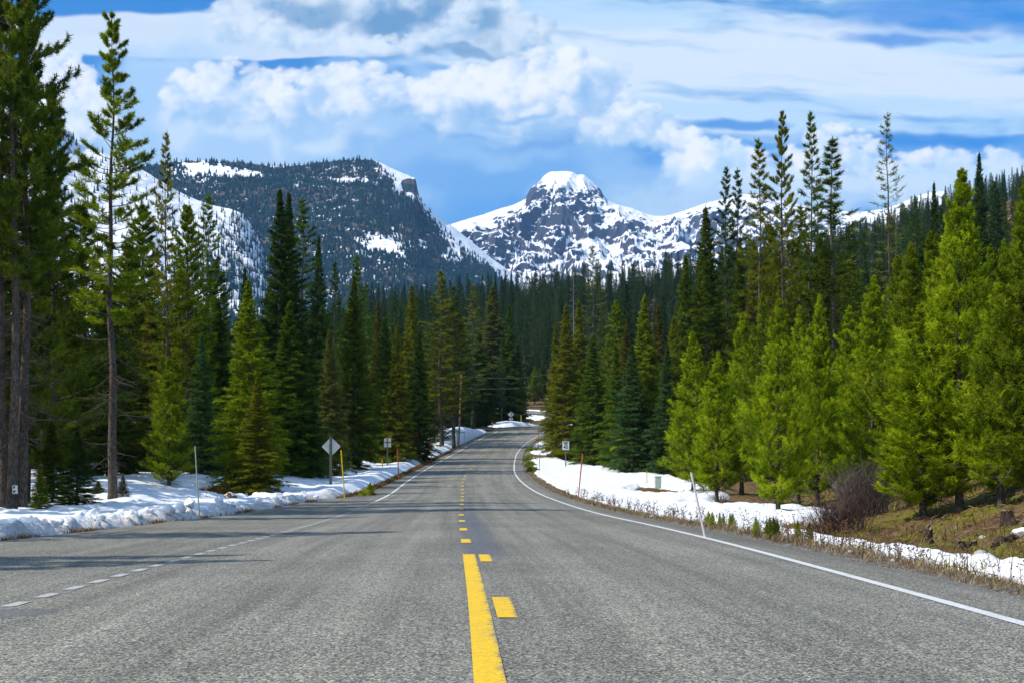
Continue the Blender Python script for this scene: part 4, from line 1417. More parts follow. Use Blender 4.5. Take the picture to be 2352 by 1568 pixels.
tree("young", 2275, 34, 560, 80, "green", "shaded young pine between the two tallest young pines", var=2)
tree("young", 2400, 30, 520, 90, "green", "young pine standing beyond the last one at the edge", var=3)
# ---- tips on the wooded hill at the right
tree("spruce", 2250, 120, 350, 42, "deep", "dark spruce tip standing above the right hill's skyline", var=1)
tree("spruce", 2145, 130, 418, 36, "deep", "spruce tip on the skyline left of the tallest young pine", var=2)
tree("snag", 2058, 92, 288, 8, "sage", "thin bare dead pole beside the sparse dying pine", var=1)
# ---- little ones under the trunks
tree("spruce", 92, 32.5, 1062, 26, "green", "tiny spruce beside the dark trunk of the edge pines", var=0)
tree("spruce", 178, 36, 985, 52, "deep", "low spreading spruce on the snow left of the lone pine", var=1)
tree("spruce", 120, 38, 960, 48, "dark", "small dark spruce between the edge pines and the lone pine", var=2)
tree("spruce", 282, 41.5, 1085, 20, "brown", "little fir at the foot of the lone open pine", var=3)
tree("spruce", 226, 42.5, 1100, 26, "gold", "knee high golden fir left of the lone pine's foot", var=0)
tree("young", 850, 55.5, 1104, 14, "lime", "seedling pine at the tarmac's edge past the yellow pole", var=1)
#@@PART3


# ------------------------------------------------------------------ forest further off
def far_conifer(seed, H, R, z0, nb, tw, k, L, W, prof, el, up, spread):
    r = np.random.default_rng(seed)
    zz = z0 * H + (H * .99 - z0 * H) * (np.arange(nb) + r.uniform(0, 1, nb)) / nb
    t = (zz - z0 * H) / (H - z0 * H)
    Lb = R * (1 - t) ** prof[0] * (.45 + .55 * np.clip(t / prof[1], 0, 1)) * r.uniform(.5, 1.15, nb) + .04
    az = np.arange(nb) * 2.39996 + r.normal(0, .4, nb)
    Lb *= 1 + .2 * np.sin(az * 2 + zz) + .12 * np.sin(az * 3 - zz * 2)
    e = np.radians(el[0] + (el[1] - el[0]) * t + r.normal(0, 8, nb))
    s = .25 + .75 * (np.arange(tw) + r.uniform(0, 1, (nb, tw))) / tw
    h = Lb[:, None] * s * np.cos(e)[:, None]; v = Lb[:, None] * s * np.sin(e)[:, None]
    ca, sa = np.cos(az)[:, None], np.sin(az)[:, None]
    side = r.uniform(-.45, .45, (nb, tw)) * Lb[:, None] * (1.15 - s)
    pos = np.stack([ca * h - sa * side, sa * h + ca * side, zz[:, None] + v], -1).reshape(-1, 3)
    d = np.stack([ca * np.cos(e)[:, None] - sa * side, sa * np.cos(e)[:, None] + ca * side, np.sin(e)[:, None] + np.zeros_like(s) + up], -1).reshape(-1, 3)
    d /= np.linalg.norm(d, axis=1, keepdims=True)
    sz = np.repeat(np.clip(1.15 - .75 * t, .3, 1.), tw)
    n = len(pos)
    nd = d[:, None, :] + r.normal(0, spread, (n, k, 3)); nd /= np.linalg.norm(nd, axis=-1, keepdims=True)
    b = pos[:, None, :] + r.normal(0, L * .2, (n, k, 3)) * sz[:, None, None]
    ln = (L * r.uniform(.6, 1.2, (n, k)) * sz[:, None])[..., None]
    sd = np.cross(nd, r.normal(0, 1, (n, k, 3))); sd /= np.linalg.norm(sd, axis=-1, keepdims=True) + 1e-9
    wd = W * .5 * sz[:, None, None] * r.uniform(.7, 1.2, (n, k, 1))
    V = np.stack([b - sd * wd, b + sd * wd, b + nd * ln], 2).reshape(-1, 3)
    tint = np.repeat(np.clip(r.normal(.5, .16, n), 0, .95), k * 3)
    F = np.arange(len(V)).reshape(-1, 3)
    zt = np.linspace(-.5, H, 8)
    tV, tF = tubes(np.stack([zt * 0, zt * 0, zt], -1)[None], (H * .011 * np.clip(1 - zt / H, .05, 1))[None], 6)
    V2 = np.concatenate([V, tV]); F2 = np.concatenate([F, tF + len(V)])
    return V2, F2, np.concatenate([tint, np.full(len(tV), .5)]), np.concatenate([np.zeros(len(F)), np.ones(len(tF))])


FARK = [dict(H=16., R=2.2, z0=.03, nb=190, tw=5, k=7, L=.50, W=.12, prof=(.95, .05), el=(-14, 32), up=-.05, spread=.5),
        dict(H=16., R=2.0, z0=.05, nb=170, tw=5, k=7, L=.48, W=.12, prof=(.85, .08), el=(-10, 40), up=.0, spread=.55),
        dict(H=17., R=2.0, z0=.16, nb=120, tw=5, k=8, L=.50, W=.10, prof=(.65, .25), el=(-6, 50), up=.3, spread=.7),
        dict(H=17., R=1.7, z0=.24, nb=100, tw=5, k=8, L=.50, W=.09, prof=(.70, .3), el=(-12, 40), up=.2, spread=.7)]
FAR = []
for j in range(8):
    k = FARK[j % 4]
    V, F, tint, fm = far_conifer(900 + j * 11, **k)
    o = add_mesh("far_conifer", V, F, [M["leaf"], M["bark"]], fmat=fm, attrs={"tint": tint})
    FAR.append((o.data, k["H"], k["R"]))
    bpy.data.objects.remove(o)

SKYLINE = Curve1([(-100, 500), (0, 520), (540, 705), (600, 690), (700, 655), (800, 640), (850, 632), (900, 642), (950, 628), (1000, 615), (1050, 608), (1100, 614), (1150, 606), (1200, 598), (1250, 600), (1300, 586),
                  (1350, 576), (1400, 566), (1450, 560), (1500, 553), (1560, 545), (1600, 535), (1700, 520), (1800, 520), (1900, 510), (1950, 505), (2000, 490), (2050, 470), (2100, 446), (2150, 432),
                  (2200, 412), (2250, 402), (2300, 390), (2352, 376), (2500, 340)])
cand = []
rr = random.Random(77)
while len(cand) < 5200:
    Y = 125 + (1 - math.sqrt(rr.random())) * 0 + 430 * rr.random() ** .8
    px = rr.uniform(-120, 2480)
    cand.append((px, Y, rr.random(), rr.random(), rr.random()))
ca_ = np.array(cand)
cx_ = (ca_[:, 0] - CX) / FX * ca_[:, 1]
cz_lat = lateral(cx_, ca_[:, 1])
cz_ = ground(cx_, ca_[:, 1], cz_lat)
placed = []
cells = {}
for (px, Y, a, b, c), x, z, d in zip(cand, cx_, cz_, cz_lat[0]):
    if abs(d) < 8.5 and Y < 300: continue
    if px < 540 and Y < 150: continue
    if 1195 < px < 1275 and 190 < Y < 315: continue         # keep the view of the far curve open
    if Y < 190 and -7 < x < 13: continue
    h = 11 + 10 * a
    if px < 820: h = 10 + 7 * a
    top = HZ - (z + h - 1) / Y * FX
    lim = float(SKYLINE(px)) + 26 * b * b
    if top < lim:
        h2 = (HZ - lim) / FX * Y + 1 - z
        if h2 < h * .55 or h2 < 7: continue
        h = h2
    key = (int(x // 2.5), int(Y // (2.6 if Y < 260 else 3.4)))
    if key in cells: continue
    cells[key] = 1
    placed.append((h / Y, px, x, Y, z, h, b, c))
placed.sort(reverse=True)
N_IND = 185
FARTINT = [(.040, .084, .028), (.055, .105, .026), (.034, .070, .032), (.085, .120, .022), (.095, .110, .022), (.060, .095, .040)]
for i, (sz, px, x, Y, z, h, b, c) in enumerate(placed[:N_IND]):
    me, H, R = FAR[int(c * 8) % 8]
    spr = (int(c * 8) % 4) < 2
    o = bpy.data.objects.new("spruce_tree" if spr else "pine_tree", me)
    COL.objects.link(o)
    w = h / H * (.85 + .5 * b)
    o.location = (x, Y, z - .1); o.scale = (w, w, h / H); o.rotation_euler = (0, 0, c * 40)
    tn = FARTINT[int(b * 60) % 6]
    o.color = (*tn, 1)
    o['tone'] = int(b * 60) % 6; o['tall'] = h
    if px < 1180:
        tag(o, "conifer in the dark wooded band beyond the roadside trees left of the far curve", "conifer", "conifers beyond the roadside trees left of the far curve")
    elif px < 1640:
        tag(o, "conifer in the wooded rise below the snowy peak, right of the far curve", "conifer", "conifers on the wooded rise right of the far curve")
    else:
        tag(o, "conifer on the steep wooded hillside above the young pines", "conifer", "conifers on the hillside above the young pines")


def scatter(name, pts, sc, rot, idx, protos, extra=None):
    """one object: many trees that read as a mass, instanced on points"""
    col = bpy.data.collections.new(name + "_kinds")
    for o in protos:
        col.objects.link(o)
    me = bpy.data.meshes.new(name)
    me.vertices.add(len(pts)); me.vertices.foreach_set("co", np.asarray(pts, np.float32).ravel())
    for an, typ, val in (("sc", "FLOAT_VECTOR", sc), ("rz", "FLOAT_VECTOR", rot), ("kind_i", "INT", idx)):
        at_ = me.attributes.new(an, typ, "POINT")
        at_.data.foreach_set("vector" if typ == "FLOAT_VECTOR" else "value", np.asarray(val, np.int32 if typ == "INT" else np.float32).ravel())
    o = bpy.data.objects.new(name, me)
    COL.objects.link(o)
    ng = bpy.data.node_groups.new(name, "GeometryNodeTree")
    ng.interface.new_socket(name="Geometry", in_out="INPUT", socket_type="NodeSocketGeometry")
    ng.interface.new_socket(name="Geometry", in_out="OUTPUT", socket_type="NodeSocketGeometry")
    gi = ng.nodes.new("NodeGroupInput"); go = ng.nodes.new("NodeGroupOutput")
    ip = ng.nodes.new("GeometryNodeInstanceOnPoints")
    ci = ng.nodes.new("GeometryNodeCollectionInfo")
    ci.inputs["Collection"].default_value = col
    ci.inputs["Separate Children"].default_value = True
    ci.inputs["Reset Children"].default_value = True
    ng.links.new(gi.outputs[0], ip.inputs["Points"])
    ng.links.new(ci.outputs[0], ip.inputs["Instance"])
    ip.inputs["Pick Instance"].default_value = True
    for an, typ, sock in (("sc", "FLOAT_VECTOR", "Scale"), ("rz", "FLOAT_VECTOR", "Rotation"), ("kind_i", "INT", "Instance Index")):
        na = ng.nodes.new("GeometryNodeInputNamedAttribute")
        na.data_type = typ
        na.inputs["Name"].default_value = an
        ng.links.new(na.outputs["Attribute"], ip.inputs[sock])
    ng.links.new(ip.outputs[0], go.inputs[0])
    md = o.modifiers.new("scatter", "NODES")
    md.node_group = ng
    return tag(o, kind="stuff")


def mat_far_foliage(name, c1, c2):
    m, nt, b = material(name)
    oi = nt.nodes.new("ShaderNodeObjectInfo")
    rnd = E(nt, oi.outputs["Random"])
    c = mix(nt, rnd, c1, c2)
    c = mix(nt, rnd.ss(.93, .96) * .6, c, (.07, .055, .045))
    t = attr(nt, "tint")
    hsv = nt.nodes.new("ShaderNodeHueSaturation")
    nt.links.new(c.s, hsv.inputs["Color"])
    plug(nt, hsv.inputs["Value"], t.lin(0, 1, .5, 1.5))
    nt.links.new(hsv.outputs[0], b.inputs["Base Color"])
    b.inputs["Roughness"].default_value = .9
    b.inputs["Specular IOR Level"].default_value = .05
    return m


M["far_leaf"] = mat_far_foliage("far_needles", (.034, .070, .026), (.075, .115, .030))
M["mount_leaf"] = mat_far_foliage("mountain_needles", (.012, .042, .055), (.030, .074, .078))
rest = placed[N_IND:]
kinds = []
for j in range(8):
    me = FAR[j][0].copy()
    me.materials.clear(); me.materials.append(M["far_leaf"]); me.materials.append(M["bark"])
    kinds.append(bpy.data.objects.new("forest_conifer", me))
n = len(rest)
pts = np.array([(x, Y, z - .1) for _, px, x, Y, z, h, b, c in rest])
idx = np.array([int(p[7] * 8) % 8 for p in rest])
hh = np.array([p[5] / FAR[int(p[7] * 8) % 8][1] for p in rest]); wv = hh * np.array([.85 + .5 * p[6] for p in rest])
scatter("hill_forest", pts, np.stack([wv, wv, hh], -1), np.array([(0, 0, p[7] * 40) for p in rest]), idx, kinds)


def tiny_tree(seed):
    r = np.random.default_rng(seed)
    V, F, T = [], [], []
    lay = 5
    for l in range(lay):
        z0 = .06 + .80 * l / lay; z1 = z0 + .42 - .03 * l
        if l == lay - 1: z1 = 1.
        R = .17 * (1 - z0) ** .8 + .012
        k = 7
        a = np.arange(k) / k * 6.283 + r.uniform(0, 1)
        rr_ = R * r.uniform(.6, 1.2, k)
        b = len(V)
        for q in range(k):
            V.append((rr_[q] * cos(a[q]), rr_[q] * sin(a[q]), z0 + r.uniform(-.05, .03)))
            T.append(r.uniform(.2, .8))
        V.append((r.normal(0, .01), r.normal(0, .01), min(z1, 1.))); T.append(.6)
        for q in range(k):
            F.append((b + q, b + (q + 1) % k, b + k))
    return np.array(V), np.array(F), np.array(T)


tiny = []
for j in range(6):
    V, F, T = tiny_tree(50 + j)
    o = add_mesh("mountain_conifer", V, F, M["mount_leaf"], attrs={"tint": T})
    COL.objects.unlink(o)
    tiny.append(o)
npr = np.random.default_rng(3)
N = 26000
upx = npr.uniform(200, 1200, N); v = npr.uniform(.02, 1.0, N) ** .9
p3, py = on_mountain(WM, upx, v)
keep = upx < FLANK(py) + npr.normal(0, 10, N)
nz = fbm(upx / 34., py / 17., 3, 5)


bare = WOOD_BARE(upx, py)
keep &= (bare + .42 * nz + npr.normal(0, .17, N)) < .55
keep &= (nz * .5 + npr.uniform(0, 1, N) * .75 + .25) > .12
k3 = p3[keep]
hs = npr.uniform(7, 15, len(k3)) * (.8 + .35 * npr.uniform(0, 1, len(k3)) ** 3)
ws = hs * npr.uniform(1.0, 1.7, len(k3))
scatter("mountain_forest", k3 - np.array([0, 0, .8]), np.stack([ws, ws, hs], -1), np.stack([hs * 0, hs * 0, hs * 9], -1), npr.integers(0, 6, len(k3)), tiny)
N = 8500
upx = npr.uniform(60, 720, N); v = npr.uniform(.02, 1.0, N)
p3, py = on_mountain(SP, upx, v)
crest = np.interp(upx, [a for a, _ in SPUR], [b for _, b in SPUR])
dn = py - crest
pr = .16 + .84 * sst(470, 640, py + (upx - 500) * .5 + 40 * fbm(upx / 40., py / 40., 2, 9)) + .6 * np.exp(-((upx - 150) / 40.) ** 2 - ((py - 310) / 20.) ** 2)
keep = npr.uniform(0, 1, N) < pr
k3 = p3[keep]
hs = npr.uniform(5, 14, len(k3)); ws = hs * npr.uniform(.5, 1.1, len(k3))
scatter("slope_trees", k3 - np.array([0, 0, .5]), np.stack([ws, ws, hs], -1), np.stack([hs * 0, hs * 0, hs * 9], -1), npr.integers(0, 6, len(k3)), [o.copy() for o in tiny])

# more trunks in the woods near the road
frng = random.Random(12)


def fill(n, xr, yr, kinds, tints, hr, label, group, avoid=1.6, cond=None):
    done = 0
    tries = 0
    while done < n and tries < n * 60:
        tries += 1
        Y = frng.uniform(*yr); px = frng.uniform(*xr)
        x = (px - CX) / FX * Y
        if cond and not cond(px, x, Y): continue
        if any((x - a) ** 2 + (Y - b) ** 2 < (avoid + .5 * w) ** 2 for a, b, w in TREES): continue
        h = frng.uniform(*hr)
        z = gz_at(x, Y)
        top = HZ - (z + h - 1) / Y * FX
        lim = LIM(px)
        if top < lim: h = (HZ - lim) / FX * Y + 1 - z
        if h < 3.5: continue
        kd = frng.choice(kinds)
        tree(kd, px, Y, HZ - (z + h - 1) / Y * FX, -(h * frng.uniform(.12, .17)), frng.choice(tints), label, group)
        done += 1


LIM = Curve1([(-300, 300), (60, 440), (180, 520), (330, 520), (470, 520), (520, 600), (560, 700), (640, 520), (720, 600), (760, 700), (820, 640), (900, 740), (1000, 700), (1100, 720), (1200, 760),
              (1290, 720), (1400, 700), (1560, 640), (1640, 560), (1750, 560), (1900, 560), (2000, 600), (2150, 520), (2300, 470), (2500, 430)])
fill(62, (-260, 640), (56, 130), ["full", "spruce", "spruce", "lean"], ["dark", "deep", "mid", "dark", "green"], (8, 16),
     "conifer packed among the dark woods behind the snowy pullout", "conifers packed in the woods behind the pullout", cond=lambda p, x, Y: x < -15 and not (40 < p < 600 and Y < 76))
fill(26, (700, 1150), (95, 230), ["spruce", "spruce", "lean"], ["deep", "mid", "dark", "sage"], (9, 17),
     "conifer crowding the verge behind the first row of roadside trees uphill", "conifers crowding behind the uphill roadside row", cond=lambda p, x, Y: x < -13 - (2 if 95 < Y < 108 else 0) and not (1000 < p < 1070 and Y < 142))
fill(34, (1380, 2400), (84, 150), ["full", "spruce", "spruce", "lean"], ["dark", "deep", "mid", "gold"], (8, 16),
     "dark conifer filling the slope between the tall spruces and young pines", "dark conifers filling the right slope", cond=lambda p, x, Y: x > 15)
fill(62, (1560, 2750), (27, 78), ["young"], ["bright", "green", "bright", "lime"], (5, 9),
     "bright young pine filling the thicket behind the front young pines", "young pines in the thicket behind the front ones", avoid=.7, cond=lambda p, x, Y: x > TOE(Y) + 2.6 + .05 * (Y - 27) and not (1850 < p < 2060 and Y < 50))
for i_, (xx, yy_, hh_) in enumerate([(-13.0, 11.5, 11.5), (-16.5, 11.9, 15.0), (-15.2, 18.3, 15.), (-17.5, 27.5, 15.5), (-16.2, 31.5, 14.), (-18., 35., 15.5)]):
    tree(["pine", "full", "lean"][i_ % 3], 0, yy_, 0, -(1.0 if yy_ < 15 else 1.6), "green", ["shortest pine outside the view, nearest the camera, shading the dotted line", "second pine outside the view that shades the dotted line", "pine outside the view shading the pullout opposite the dashes", "bushy pine outside the view shading the pullout's middle", "thin pine outside the view shading the pullout's middle", "farthest pine outside the view shading the pullout"][i_], "pines casting shadows over the pullout", X=xx, height=hh_)
fill(6, (-700, -20), (36, 60), ["pine", "full", "pine"], ["dark", "green"], (15, 20),
     "pine beside the pullout just outside the view", "pines beside the pullout outside the view", avoid=2.2, cond=lambda p, x, Y: x < -13 - .02 * Y and (p < -60))
#@@PART4
# ------------------------------------------------------------------ posts and signs
def post(bottom, top, r, sides=8, flat=None):
    p = np.linspace(0, 1, 6)[:, None]
    pts = np.asarray(bottom) * (1 - p) + np.asarray(top) * p
    return tubes(pts[None], np.full((1, 6), r), sides)


def pole(name, label, xt, yt, xb, yb, Y, r, mat, cap_mat=None, group=None, cat="pole"):
    a = at(xb, yb, Y); b = at(xt, yt, Y)
    root = thing(name, label, cat, a, group)
    low = (a - b) * .25
    tip = a * .12 + b * .88
    V, F = post(low, tip - a, r)
    add_mesh("shaft", V, F, mat, root, smooth=False)
    V, F = post(tip - a, b - a, r * 1.06)
    add_mesh("cap", V, F, cap_mat or mat, root)
    return root


M["orange"] = mat_plain("orange_band", (.75, .20, .03), .5, .2)
pole("snow_pole", "thin grey-green snow pole leaning on the snow bank of the pullout", 448, 1023, 456, 1155, 27, .015, M["grey_pole"])
pole("snow_pole", "bright yellow pole beside the diamond sign", 783.5, 1033, 791.5, 1140.5, 50, .028, M["yellow_pole"])
pole("snow_pole", "faded red snow pole at the left verge past the rectangular sign", 912.4, 1028, 916, 1093, 78, .036, M["red_pole"])
pole("snow_pole", "thin reddish snow pole on the left snow bank before the mile marker", 989, 1010, 991, 1056, 105, .03, M["red_pole"])
pole("snow_pole", "grey snow pole on the big snow mound behind the mile marker", 1066, 976.6, 1066.6, 1015.7, 145, .03, M["grey_pole"])
pole("snow_pole", "small orange pole at the foot of the large grey-green spruce", 1130.6, 966, 1131.4, 975, 178, .06, M["orange"])
pole("snow_pole", "yellow pole in the snow right of the far diamond sign", 1197, 952, 1197.3, 969.5, 200, .06, M["yellow_pole"])
pole("snow_pole", "red snow pole between the speed limit sign and the utility box", 1338, 1041, 1329, 1134, 55, .030, M["red_pole"])
pole("snow_pole", "white chipped snow pole leaning at the right verge", 1587.6, 1084, 1619, 1232, 19.5, .018, M["white_pole"], M["white_pole"])
pole("snow_pole", "red snow pole on the inside of the curve by the right white line", 1237, 988.5, 1235.8, 1020, 145, .05, M["red_pole"])
pole("snow_pole", "slim rusty snow pole on the snow left of the speed limit sign", 1240, 1039, 1238, 1087, 85, .024, M["red_pole"])
pole("snow_pole", "slim red pole beside the far upper road", 1241, 940, 1241.5, 955, 255, .05, M["red_pole"])
pole("marker_stake", "tan stake leaning away from its twin behind the yellow pole", 768.6, 1044.5, 773, 1080, 85, .035, M["tan_pole"], cat="stake")
pole("marker_stake", "upright tan stake of the pair behind the yellow pole", 775, 1047, 774, 1085, 85, .035, M["tan_pole"], cat="stake")
pole("marker_stake", "short yellow stake with an orange tip by the rectangular sign", 878, 1054, 878.3, 1068, 80, .045, M["yellow_pole"], M["orange"], cat="stake")
pole("marker_stake", "thin yellow stake beside the utility box", 1485.6, 1079, 1485.8, 1103, 66, .022, M["yellow_pole"], cat="stake")
pole("marker_stake", "short orange stake in the snow beside the grey-green snow pole", 473.5, 1116, 474.5, 1130, 40, .018, M["orange"], cat="stake")


def panel(cx, cz, w, h, t, rot=0., corner=.05, y=0.):
    """upright plate with rounded corners, facing -y and +y"""
    ring = []
    for sx, sz, a0 in ((1, 1, 0), (-1, 1, 90), (-1, -1, 180), (1, -1, 270)):
        for a in np.linspace(0, 90, 5):
            th = radians(a0 + a)
            ring.append((sx * (w / 2 - corner) + corner * cos(th), sz * (h / 2 - corner) + corner * sin(th)))
    ring = np.array(ring)
    c, s_ = cos(rot), sin(rot)
    ring = np.stack([ring[:, 0] * c - ring[:, 1] * s_ + cx, ring[:, 0] * s_ + ring[:, 1] * c + cz], -1)
    n = len(ring)
    V = np.concatenate([np.stack([ring[:, 0], np.full(n, y - t / 2), ring[:, 1]], -1), np.stack([ring[:, 0], np.full(n, y + t / 2), ring[:, 1]], -1)])
    T = [(0, i, i + 1) for i in range(1, n - 1)] + [(n, n + i + 1, n + i) for i in range(1, n - 1)]
    for i in range(n):
        j = (i + 1) % n
        T += [(i, i + n, j + n), (i, j + n, j)]
    return V, np.array(T)


def lettering(name, txt, size, x, y, z, mat, parent, bold=.0):
    cu = bpy.data.curves.new(name, "FONT")
    cu.body = txt
    cu.size = size
    cu.align_x = "CENTER"
    cu.align_y = "CENTER"
    cu.extrude = .002
    cu.offset = bold
    tmp = bpy.data.objects.new(name, cu)
    COL.objects.link(tmp)
    dg = bpy.context.evaluated_depsgraph_get()
    me = bpy.data.meshes.new_from_object(tmp.evaluated_get(dg))
    bpy.data.objects.remove(tmp)
    me.materials.clear(); me.materials.append(mat)
    o = bpy.data.objects.new(name, me)
    COL.objects.link(o)
    o.parent = parent
    o.location = (x, y, z)
    o.rotation_euler = (radians(90), 0, 0)
    return o


def sign_post(root, x, h, w, d, y=0.):
    add_mesh("post", *box(x, y, h / 2 - .3, w, d, h + .6, .008), M["wood_post"], root)


# diamond warning sign seen from behind
a = at(760, 1125, 64)
r_ = thing("warning_sign", "blank back of a diamond sign on a green-grey wooden post", "road sign", a)
sc_ = 64 / FX
hh_ = (1125 - 1001) * sc_
sign_post(r_, 0, hh_, .145, .095, -.06)
cz_ = (1125 - 1024.6) * sc_
add_mesh("panel", *panel(.02, cz_, .76, .76, .006, radians(45), .05), M["steel"], r_)
for dz in (.22, -.22):
    add_mesh("bolt", *tubes(np.array([[[0, -.108, cz_ + dz], [0, -.118, cz_ + dz]]]), np.array([[.018, .018]]), 6), M["steel"], r_)
# rectangular sign seen from behind
a = at(890, 1067, 99)
r_ = thing("road_sign", "back of an upright rectangular sign crossed by a brown bracket", "road sign", a)
sc_ = 99 / FX
sign_post(r_, 0, (1067 - 1005) * sc_, .10, .08, -.055)
cz_ = (1067 - 1015.8) * sc_
add_mesh("panel", *panel(0, cz_, .61, .77, .006, 0, .04), M["steel"], r_)
add_mesh("bracket", *box(0, -.018, cz_ + .02, .50, .022, .085, .003), M["brown_wood"], r_)
# speed limit sign
a = at(1299.5, 1072, 99.7)
r_ = thing("speed_limit_sign", "white speed limit 45 sign on a wooden post at the right verge", "road sign", a)
sc_ = 99.7 / FX
sign_post(r_, 0, (1072 - 1014) * sc_, .10, .08, .055)
cz_ = (1072 - 1022.3) * sc_
add_mesh("panel", *panel(0, cz_, .61, .78, .006, 0, .04), M["sign_white"], r_)
Vo, Fo = panel(0, cz_, .57, .74, .002, 0, .035, -.005)
Vi, Fi = panel(0, cz_, .542, .712, .002, 0, .03, -.0075)
add_mesh("border", Vo, Fo, M["black"], r_)
add_mesh("face", Vi, Fi, M["sign_white"], r_)
lettering("lettering", "SPEED", .150, 0, -.0125, cz_ + .255, M["black"], r_, .006)
lettering("lettering", "LIMIT", .150, 0, -.0125, cz_ + .125, M["black"], r_, .006)
lettering("lettering", "45", .41, 0, -.0125, cz_ - .135, M["black"], r_, .012)
# far diamond sign with a small plate, from behind
a = at(1173.7, 969, 200)
r_ = thing("warning_sign", "far diamond sign back with a small plate below, at the crest", "road sign", a)
sc_ = 200 / FX
sign_post(r_, 0, (969 - 943) * sc_, .13, .1, -.07)
cz_ = (969 - 950.8) * sc_
add_mesh("panel", *panel(0, cz_, .76, .76, .006, radians(45), .05), M["steel"], r_)
add_mesh("plate", *panel(0, (969 - 961) * sc_, .66, .38, .006, 0, .04), M["steel"], r_)
# mile marker
a = at(1050.6, 1020, 140)
r_ = thing("mile_marker", "small green mile marker on a post at the left verge", "road sign", a)
sc_ = 140 / FX
sign_post(r_, 0, (1020 - 988) * sc_, .09, .07, .05)
cz_ = (1020 - 992.5) * sc_
add_mesh("panel", *panel(0, cz_, .28, .54, .006, 0, .03), M["green_sign"], r_)
lettering("lettering", "1", .27, 0, -.008, cz_ - .06, M["sign_white"], r_, .004)
# trail marker on the reddish trunk
a = at(34.6, 1123, 32.70)
r_ = thing("trail_marker", "black and white tag nailed to the reddish trunk", "tag", a)
add_mesh("plate", *panel(0, 0, .145, .24, .004, 0, .01), M["sign_white"], r_)
add_mesh("symbol", *join([panel(-.028, .065, .05, .075, .002, 0, .005, -.004), panel(-.03, -.06, .045, .09, .002, 0, .005, -.004), panel(.02, -.045, .03, .04, .002, 0, .005, -.004)]), M["black"], r_)

# utility pole with two wires that cross the road further up
a = at(1053, 1003, 152)
a[2] = gz_at(a[0], a[1])
b = at(1060, 856, 152)
r_ = thing("utility_pole", "leaning brown utility pole among the trees behind the mile marker", "utility pole", a)
add_mesh("shaft", *post((0, 0, -.6), b - a, .12, 8), M["tan_pole"], r_)
t_ = b - a
add_mesh("crossarm", *box(t_[0], 0, t_[2] - .5, 1.1, .10, .10, .01), M["tan_pole"], r_)
e2 = at(1302, 842, 232)
for k, (dz, lb) in enumerate(((-.42, "upper thin grey wire strung across the road up the hill"), (-2.0, "lower thin grey wire strung across the road up the hill"))):
    p0 = b + np.array([.3, 0, dz]); p1 = e2 + np.array([0, 0, dz * 1.1])
    q = np.linspace(0, 1, 24)[:, None]
    pts = p0 * (1 - q) + p1 * q
    pts[:, 2] -= 4 * .9 * (q * (1 - q))[:, 0]
    w_ = add_mesh("power_line", *tubes(pts[None], np.full((1, 24), .012), 4), M["wire"])
    tag(w_, lb, "wire")
a2 = np.array([e2[0], e2[1], gz_at(e2[0], e2[1])])
r_ = thing("utility_pole", "far utility pole mostly hidden behind the golden brown spruce", "utility pole", a2)
add_mesh("shaft", *post((0, 0, -.6), e2 - a2, .12, 8), M["tan_pole"], r_)

# utility box
a = at(1511, 1115, 62)
r_ = thing("utility_box", "pale green utility box standing in bare grass on the right", "utility box", a)
add_mesh("body", *box(0, 0, .18, .33, .33, .62, .02), M["utility"], r_)
add_mesh("lid", *box(0, 0, .512, .355, .355, .045, .012), M["utility"], r_)
add_mesh("latch", *box(.06, -.172, .30, .03, .016, .06, .003), M["steel"], r_)


# ------------------------------------------------------------------ rocks, stumps, shrubs
def rock_mesh(seed, size, flat=.75, rough=.35, sub=4):
    import bmesh
    bm = bmesh.new()
    bmesh.ops.create_icosphere(bm, subdivisions=sub, radius=1)
    V = np.array([v.co[:] for v in bm.verts]); F = np.array([[v.index for v in f.verts] for f in bm.faces])
    bm.free()
    r = np.random.default_rng(seed)
    for _ in range(9):                           # broken faces
        n = r.normal(0, 1, 3); n /= np.linalg.norm(n)
        d = V @ n
        lim = r.uniform(.55, .9)
        V = V - np.maximum(0, d - lim)[:, None] * n[None, :] * .85
    o = r.uniform(0, 50, 3)
    nn = fbm(V[:, 0] * 1.3 + o[0] + V[:, 2] * .7, V[:, 1] * 1.3 + o[1] - V[:, 2] * .8, 4, seed)
    V = V * (1 + rough * .4 * nn)[:, None]
    return V * np.array(size) * np.array([1, 1, flat]), F


def rock(name, label, px, py, Y, size, mat, seed, group=None, flat=.75, cat="rock", rough=.35, sub=4, sink=.3):
    p = at(px, py, Y)
    z = surf(p[0], p[1])
    V, F = rock_mesh(seed, size, flat, rough, sub)
    o = add_mesh(name, V, F, mat, smooth=True, loc=(p[0], p[1], z + size[2] * flat * (1 - sink * 2)))
    return tag(o, label, cat, group)


